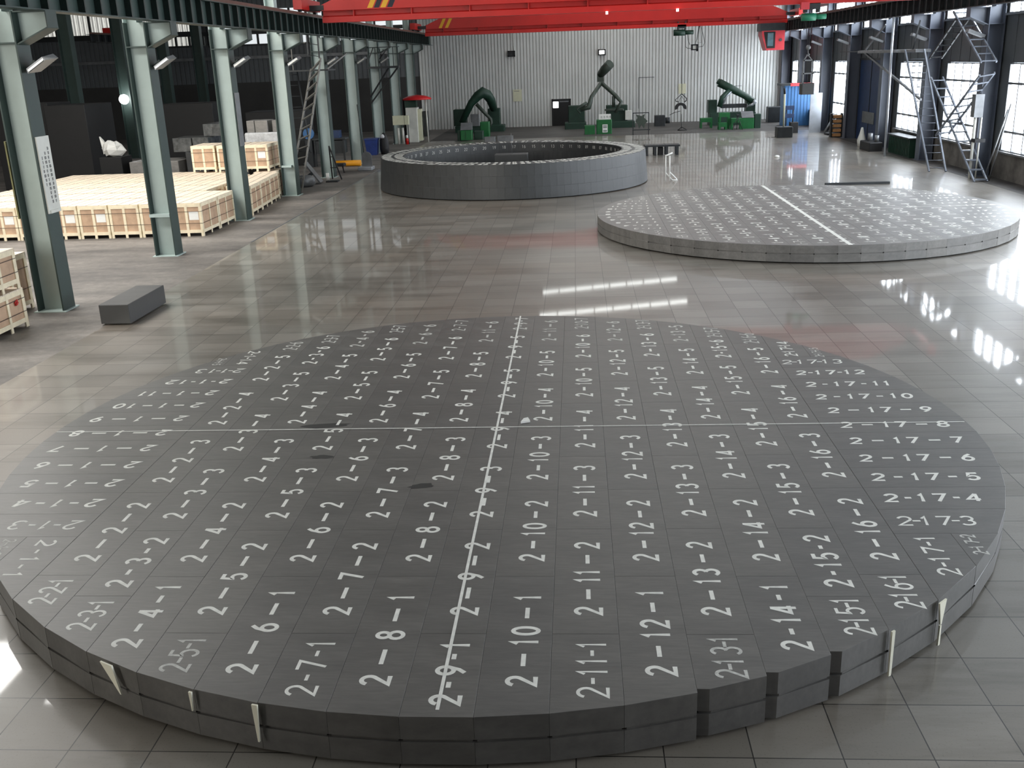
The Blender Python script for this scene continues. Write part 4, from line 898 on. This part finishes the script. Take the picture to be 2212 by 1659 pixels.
r = thing('control_console', 'green console with white sign plates in the middle of the back wall', 'console', (1.7, 64, 0)); gbox(r, 'cabinet', 'machine_green', 1.28, 2.23, 63.9, 64.6, 0, .86); sgp = MB().box(1.42, 2.16, 63.86, 63.9, .88, 1.2).build('sign_plate', 'paper', r); MB().box(1.64, 1.96, 63.87, 63.895, .1, .58).build('notice', 'paper', r)
f = MB()
for k, (x, zz) in enumerate(((1.5, 1.03), (1.68, 1.03), (1.86, 1.05), (2.04, 1.04))): f.bar((x, 63.855, zz - .09), (x + .06, 63.855, zz + .08), .02, .004); f.bar((x, 63.855, zz), (x + .1, 63.855, zz), .02, .004); f.bar((x + .09, 63.855, zz - .08), (x + .09, 63.855, zz + .06), .02, .004)
for zz in (.5, .43, .38, .2, .15): f.box(1.68, 1.92, 63.862, 63.868, zz, zz + .03)
f.build('lettering', 'deep_green', sgp)
one(MB().bev(.53, 1.17, 63.9, 64.5, 0, .54, .02), 'parts_box', 'machine_green', 'plain bright green box left of the console with sign plates', 'box')
r = thing('wire_frame_stand', 'dark wire frame stand with a jagged dark shape before the back wall', 'stand', (3.92, 62.3, 0)); f = MB()
for x in (3.44, 4.38): f.box(x - .025, x + .025, 62.28, 62.33, 0, 1.3)
f.box(3.42, 4.4, 62.28, 62.33, 1.26, 1.31); f.box(3.4, 4.46, 62.2, 62.4, .27, .33); f.build('frame', 'dark_steel', r)
f = MB(); f.ext([(3.62, 1.2), (3.7, 1.0), (3.58, .8), (3.72, .62), (3.8, .35), (3.95, .6), (4.1, .35), (4.15, .62), (4.32, .8), (4.1, 1.0), (4.15, 1.22), (3.95, 1.1)], 0, 'y', 62.29, 62.32); f.build('hanging_tool', 'duct', r)
r = thing('motor_box', 'dark motor box with a cable on the floor by the back wall', 'motor', (5.8, 69.8, 0)); gbox(r, 'casing', 'dark_steel', 5.3, 6.0, 69.5, 70.2, 0, .7); MB().tube([(6.0, 69.8, .35), (6.32, 69.8, .35)], .2, 12).build('motor', 'dark_steel', r); MB().tube([(6.3, 69.7, .7), (6.6, 69.6, .85), (7.0, 69.5, .95)], .02, 6).build('cable', 'rope', r)
r = thing('hook_stand', 'small black triangular stand on the floor below the tongs', 'stand', (6.65, 64.9, 0)); f = MB(); f.tube([(6.38, 64.8, .03), (6.94, 64.8, .03), (6.64, 65.1, .2), (6.38, 64.8, .03)], .03, 6); f.build('base', 'rope', r); MB().tube([(6.62, 64.95, .1), (6.6, 64.95, 1.0)], .018, 6).build('stem', 'rope', r)
r = thing('block_machine', 'green machine with slanting dust arm on the right of the back wall', 'machine', (10.2, 68, 0))
gbox(r, 'bed', 'deep_green', 8.8, 11.8, 68.4, 69.6, 0, .8); gbox(r, 'housing', 'deep_green', 8.75, 9.3, 68.6, 69.5, .8, 1.62); gbox(r, 'housing', 'deep_green', 11.2, 11.8, 68.6, 69.5, .8, 1.6); gbox(r, 'table', 'dark_steel', 9.5, 11.2, 68.2, 68.6, 1.1, 1.35)
f = MB(); f.tube([(9.3, 68, 2.72), (10.1, 68, 2.32), (10.95, 68, 1.86), (11.5, 68, 1.5)], [.26, .24, .2, .22], 12); f.tube([(9.22, 68, 2.62), (9.4, 68, 2.9)], .15, 8); f.build('dust_arm', 'deep_green', r)
f = MB(); f.tube([(9.95, 67.9, 2.25), (9.5, 67.9, 1.8), (9.35, 67.9, 1.2)], [.14, .15, .17], 10); f.build('hose', 'deep_green', r); f = MB(); f.tube([(10.15, 67.9, 2.2), (9.8, 67.9, 1.9), (9.6, 67.9, 1.4)], [.07, .07, .06], 8); f.build('hose', 'galv', r)
f = MB(); f.tube([(11.5, 67.8, 1.55), (11.62, 67.8, 1.45), (11.45, 67.8, 1.3), (11.15, 67.8, 1.2)], [.12, .14, .1, .05], 8); f.build('duct_end', 'galv', r)
r = thing('control_console', 'bright green console with grey desk at the right machine', 'console', (10.7, 65, 0)); gbox(r, 'cabinet', 'machine_green', 10.32, 11.07, 64.7, 65.4, 0, .64); f = MB(); f.add([(10.32, 64.7, .66), (11.07, 64.7, .66), (11.07, 65.3, 1.02), (10.32, 65.3, 1.02), (10.32, 65.4, .66), (11.07, 65.4, .66)], [(0, 1, 2, 3), (4, 3, 2, 5), (0, 3, 4), (1, 5, 2), (0, 4, 5, 1)]); f.build('desk', 'grey_steel', r)
one(MB().bev(11.12, 11.5, 64.8, 65.4, 0, .86, .02), 'parts_box', 'deep_green', 'narrow dark green box right of the right-hand console', 'box')
def trestle(x0, x1, y, h, label):
    r = thing('roller_trestle', label, 'trestle', ((x0 + x1) / 2, y, 0), 'green trestles by the right machine')
    MB().box(x0, x1, y - .3, y + .3, h - .25, h).build('top', 'machine_green', r)
    for x in (x0, x1 - .1):
        for yy in (y - .3, y + .2): MB().box(x, x + .1, yy, yy + .1, 0, h - .25).build('leg', 'machine_green', r)
trestle(8.95, 9.6, 65.2, .98, 'tall bright green trestle left of the right-hand console'); trestle(9.62, 10.28, 64.6, .66, 'low bright green trestle beside the right-hand console'); trestle(8.85, 9.35, 64.6, .42, 'lowest green trestle before the right machine'); trestle(7.95, 8.7, 66.5, .62, 'far left green trestle of the right machine')
r = thing('pipe_tripod', 'thin dark tripod standing before the green trestles', 'tripod', (9.95, 64, 0)); f = MB()
for dx, dy in ((-.3, 0), (.3, 0), (0, .3)): f.tube([(9.95, 64, .85), (9.95 + dx, 64 + dy, 0)], .02, 6)
f.build('legs', 'rope', r); MB().box(9.85, 10.05, 63.9, 64.1, .84, .94).build('head', 'dark_steel', r)
one(MB().bev(12.85, 13.75, 69.7, 70.6, 0, 1.0, .03), 'dark_cabinet', 'dark_steel', 'dark low cabinet between the right machine and the blue booth', 'cabinet')
# things on the back wall
yw = Y_B - .09
def wl(x, z, label, lit):
    r = thing('wall_lamp', label, 'lamp', (x, yw - .1, z)); f = MB(); f.box(x - .26, x + .26, yw - .18, yw - .02, z - .2, z - .12); f.box(x - .26, x + .26, yw - .18, yw - .02, z + .12, z + .2); f.box(x - .26, x - .18, yw - .18, yw - .02, z - .2, z + .2); f.box(x + .18, x + .26, yw - .18, yw - .02, z - .2, z + .2); f.box(x - .2, x + .2, yw - .03, yw, z - .15, z + .15); hs = f.build('housing', 'rope', r)
    MB().box(x - .18, x + .18, yw - .12, yw - .08, z - .12, z + .12).build('lamp_glass', 'led' if lit else 'dark_steel', hs)
wl(-4.45, 5.0, 'unlit black floodlight on the left of the back wall', 0); wl(1.87, 4.88, 'lit black floodlight in the middle of the back wall', 1)
one(MB().tube([(-4.27, yw - .02, 5.2), (-4.3, yw - .02, 6.9)], .025, 6), 'cable_conduit', 'white_steel', 'pale conduit rising from the unlit floodlight on the back wall', 'conduit')
r = thing('wall_notice', 'large cream notice sheet on the back wall right of the left machine', 'notice', (-4.12, yw, 1.77)); MB().box(-4.43, -3.81, yw - .03, yw - .005, 1.77, 2.58).build('sheet', 'cream', r); f = MB(); f.box(-4.36, -3.98, yw - .035, yw - .03, 2.46, 2.49); f.build('heading', 'ink', r)
one(MB().box(7.22, 7.74, yw - .03, yw - .005, 1.92, 2.59), 'wall_notice', 'cream', 'cream sheet on the back wall behind the hanging tongs', 'notice')
f = MB(); f.box(4.43, 5.53, yw - .012, yw - .004, 3.08, 3.12); f.box(4.43, 4.46, yw - .012, yw - .004, 1.0, 3.1); struct(f.build('trim_2', 'wall_grey'))
f = MB(); f.box(10.3, 11.6, yw - .012, yw - .004, 2.3, 2.33); struct(f.build('trim_3', 'wall_grey'))
r = thing('door_1', '', 'door', (-1, yw, 0)); struct(r); del r['label']; del r['category']
f = MB(); f.box(-1.7, -1.6, yw - .08, yw, 0, 1.82); f.box(-.42, -.34, yw - .08, yw, 0, 1.82); f.box(-1.7, -.34, yw - .08, yw, 1.74, 1.84); f.build('door_frame', 'rope', r); MB().box(-1.6, -.42, yw - .03, yw - .005, 0, 1.74).build('door_opening', 'black', r); MB().box(-1.6, -1.22, yw - .045, yw - .03, 1.24, 1.66).build('door_window', 'led', r); MB().box(-1.15, -.5, yw - .045, yw - .03, 1.62, 1.7).build('door_rail', 'grey_steel', r)

# ------------------------------------------------------------------ right side
r = thing('blue_booth', 'blue corrugated booth with a red-edged roof in the far right corner', 'booth', (13.9, 66, 0))
f = MB(); f.box(13.1, 14.75, 66.0, 67.1, 0, 2.45); f.build('shell', 'blue', r); f = MB()
for k in range(8): f.box(13.15 + .2 * k, 13.23 + .2 * k, 65.97, 66.0, 0, 2.4)
f.build('ribs', 'blue', r); f = MB(); f.box(12.85, 14.8, 65.7, 67.15, 2.45, 2.58); f.build('roof', 'dark_steel', r); MB().box(13.4, 14.8, 65.66, 65.7, 2.42, 2.6).build('roof_edge', 'red_cab', r)
one(MB().box(13.38, 14.04, 59.9, 59.98, 0, 2.2), 'metal_panel', 'galv', 'tall shiny metal sheet standing before the blue booth', 'panel')
r = thing('pole_stand', 'pale pole rising from a dark square block by the right wall', 'stand', (11.45, 57.2, 0)); MB().bev(11.03, 11.86, 56.9, 57.7, 0, .57, .03).build('base_block', 'dark_steel', r); MB().tube([(11.42, 57.3, .57), (11.4, 57.3, 2.3)], .05, 8).build('pole', 'cream', r); MB().tube([(11.4, 57.3, 2.3), (11.37, 57.3, 2.6)], .06, 8).build('pole_head', 'rope', r)
r = thing('valve_rack', 'dark rack of boxes and pipes behind the pale pole', 'rack', (12.4, 60.2, 0)); f = MB(); f.tube([(12.1, 60.2, 0), (12.1, 60.2, 1.5)], .04, 6); f.tube([(12.5, 60.2, 0), (12.5, 60.2, 1.5)], .04, 6); f.build('uprights', 'rope', r)
for zz in (.85, 1.3): MB().box(12.05, 12.55, 60.1, 60.35, zz, zz + .22).build('box', 'blue_dark', r)
gbox(r, 'floor_box', 'rope', 12.35, 12.8, 60.0, 60.5, 0, .6)
r = thing('block_rack', 'rack of five tan blocks beside the right columns', 'rack', (14.0, 56.2, 0))
for x in (13.75, 14.3): MB().box(x - .03, x + .03, 56.2, 56.5, 0, 1.25).build('upright', 'rope', r)
f = MB()
for k in range(5): f.box(13.78, 14.27, 56.15, 56.5, .02 + .24 * k, .05 + .24 * k)
f.build('shelves', 'rope', r)
for k in range(5): one(MB().box(13.82, 14.24, 56.12, 56.42, .051 + .24 * k, .2 + .24 * k), 'tan_block', 'brick', 'tan block on the %s shelf of the rack by the right wall' % ('lowest', 'second lowest', 'middle', 'second highest', 'highest')[k], 'block', 'tan blocks in the rack')
for k, (a, b) in enumerate((((14.05, 59, .06), (14.55, 59.2, .85)), ((14.4, 59, .06), (14.68, 59.2, .85)), ((14.2, 58.6, .06), (14.6, 58.8, .8)))): one(MB().tube([a, b], .06, 8), 'steel_pipe', 'grey_steel', '%s grey pipe leaning under the far right window' % ('left', 'right', 'front')[k], 'pipe', 'leaning pipes')
one(MB().bev(13.9, 14.7, 57.6, 58.4, 0, .12, .02), 'scrap_tray', 'rope', 'low dark tray at the foot of the leaning pipes', 'tray')
r = thing('door_2', '', 'door', (14.8, 53, 0)); struct(r); del r['label']; del r['category']
MB().box(14.78, 14.84, 51.0, 55.1, 0, 3.95).build('door_leaf', 'blue_dark', r); f = MB(); f.box(14.74, 14.84, 50.9, 51.0, 0, 4.0); f.box(14.74, 14.84, 55.1, 55.2, 0, 4.0); f.box(14.74, 14.84, 50.9, 55.2, 3.95, 4.05); f.box(14.755, 14.78, 53.0, 53.05, 0, 3.95); f.build('door_frame', 'dark_steel', r); MB().box(14.75, 14.78, 52.0, 54.1, .9, 1.45).build('door_notice', 'grey_steel', r)
one(MB().tube([(13.45, 45.32, 0), (13.43, 45.5, 5.74)], .05, 10), 'drain_pipe', 'galv', 'tall pale pipe standing before the window with the ladders', 'pipe')
r = thing('pump_fittings', 'pale and dark pump fittings on the floor by the blue door', 'pump', (13.9, 49.8, 0)); f = MB(); f.lathe([(.18, 0), (.22, .3), (.12, .6), (.05, .9)], 13.8, 50.4, 10); f.build('body', 'white_steel', r); f = MB(); f.bev(13.4, 14.0, 47.6, 49.2, 0, .4, .03); f.build('base', 'rope', r); f = MB(); f.tube([(13.7, 48.6, .4), (13.7, 48.6, .75)], .12, 8); f.tube([(13.8, 47.9, .4), (13.8, 47.9, .7)], .1, 8); f.build('fitting', 'grey_steel', r)
r = thing('ribbed_box', 'dark green ribbed box under the window beyond the stairs', 'box', (14.4, 45.7, 0)); MB().box(14.15, 14.75, 44.2, 47.2, 0, .78).build('body', 'deep_green', r); f = MB()
for k in range(15): f.box(14.12, 14.15, 44.25 + .2 * k, 44.33 + .2 * k, .05, .76)
f.build('ribs', 'deep_green', r); MB().box(14.05, 14.78, 44.1, 47.3, .78, .84).build('top', 'dark_steel', r)
# platform with braces
r = thing('landing_platform', 'grey maintenance platform with braces high on the right columns', 'platform', (13.9, 47, 4.3))
f = MB(); f.box(13.56, 14.15, 42.7, 51.3, 4.3, 4.42); f.build('deck', 'grey_steel', r); f = MB(); f.bar((13.9, 51.2, 4.45), (13.9, 48.2, 5.5), .06, .06); f.bar((13.9, 51.2, 4.3), (13.9, 42.6, 2.48), .08, .08); f.build('brace', 'grey_steel', r); f = MB(); f.box(13.55, 13.62, 51.3, 54.6, 4.36, 4.4); f.bar((13.6, 43.2, 4.42), (13.6, 42.6, 5.5), .05, .05); f.build('railing', 'dark_steel', r)
M['stair'] = plain('grey_ladder', lin(112, 118, 128), 0.4, 0.2)
ladder('access_ladder', 'long grey ladder leaning to the high platform on the right', (13.3, 39.1, 0), (13.3, 43.2, 4.4), (13.88, 39.0, 0), (13.88, 42.65, 4.4), 17, 'stair', rail=.055)
ladder('stair_flight', 'lowest stair flight running down towards the camera on the right', (13.72, 41.1, 3.36), (13.72, 35.75, .0), (14.16, 41.1, 3.36), (14.16, 35.75, .0), 12, 'stair', cat='stairs', flat=True)
ladder('stair_flight', 'middle stair flight crossing the bright window on the right', (13.62, 39.7, 1.28), (13.62, 36.0, 3.53), (14.1, 39.7, 1.35), (14.1, 36.0, 3.6), 9, 'stair', cat='stairs', flat=True)
ladder('stair_flight', 'upper stair flight below the clerestory between two right columns', (13.66, 39.2, 5.68), (13.66, 36.1, 3.95), (14.16, 39.2, 5.68), (14.16, 36.1, 3.95), 8, 'stair', cat='stairs', flat=True)
ladder('stair_flight', 'dark upper flight rising beside the second right column', (13.6, 41.1, 4.07), (13.6, 38.7, 5.4), (14.05, 41.1, 4.07), (14.05, 38.7, 5.4), 7, 'dark_steel', cat='stairs', flat=True)
r = thing('switch_box', 'grey switch box with conduits on the nearest right column', 'box', (14.0, 36.9, 0)); MB().box(13.85, 14.15, 36.75, 37.1, 2.1, 2.88).build('box', 'grey_steel', r); f = MB(); f.tube([(13.95, 36.85, 0), (13.95, 36.85, 2.1)], .05, 8); f.tube([(14.1, 36.7, 0), (14.1, 36.7, 2.1)], .03, 8); f.build('conduit', 'white_steel', r); MB().box(13.9, 14.25, 36.55, 36.95, 1.26, 1.38).build('clamp', 'rope', r)
f = MB(); f.tube([(14.3, 36.0, 0), (14.55, 35.5, 2.6)], .025, 6); f.tube([(14.2, 36.2, 0), (14.6, 35.8, 2.4)], .025, 6); one(f, 'leaning_rods', 'grey_steel', 'thin rods leaning on the wall beside the nearest right column', 'rod')
# floor stands between ring and far disc
r = thing('tube_stand', 'thin white tubular stand on the floor between ring and far disc', 'stand', (3.55, 38.4, 0)); f = MB()
for x in (3.35, 3.5): f.tube([(x, 38.4, .02), (x, 38.4, .95)], .022, 6)
f.tube([(3.35, 38.4, .33), (3.62, 38.6, .02), (3.82, 38.6, .02)], .022, 6); f.tube([(3.5, 38.4, .35), (3.8, 38.7, .04)], .022, 6); f.tube([(3.32, 38.4, .95), (3.42, 38.4, .98), (3.6, 38.4, 1.06)], .03, 6); f.build('tubes', 'paper', r)
r = thing('low_bench', 'low dark steel bench on short legs behind the ring', 'bench', (4.1, 49, 0)); MB().box(3.25, 4.92, 48.8, 49.6, .4, .48).build('top', 'dark_steel', r)
for x in (3.35, 3.75, 4.3, 4.8):
    for y in (48.85, 49.5): MB().box(x - .06, x + .06, y - .05, y + .05, 0, .4).build('leg', 'dark_steel', r)
one(MB().bev(3.9, 4.15, 49.0, 49.3, 0, .36, .02), 'parts_box', 'rope', 'black box tucked under the low steel bench', 'box')
one(MB().lathe([(.1, 0), (.12, .05), (.06, .09)], 9.0, 46.3, 10), 'paper_scrap', 'paper', 'small white crumpled scrap on the floor near the right machine', 'scrap')
one(MB().lathe([(.04, 0), (.05, .03), (.02, .05)], 4.2, 8.0, 8), 'paper_scrap', 'paper', 'tiny white scrap on the floor by the right rim of the near disc', 'scrap')
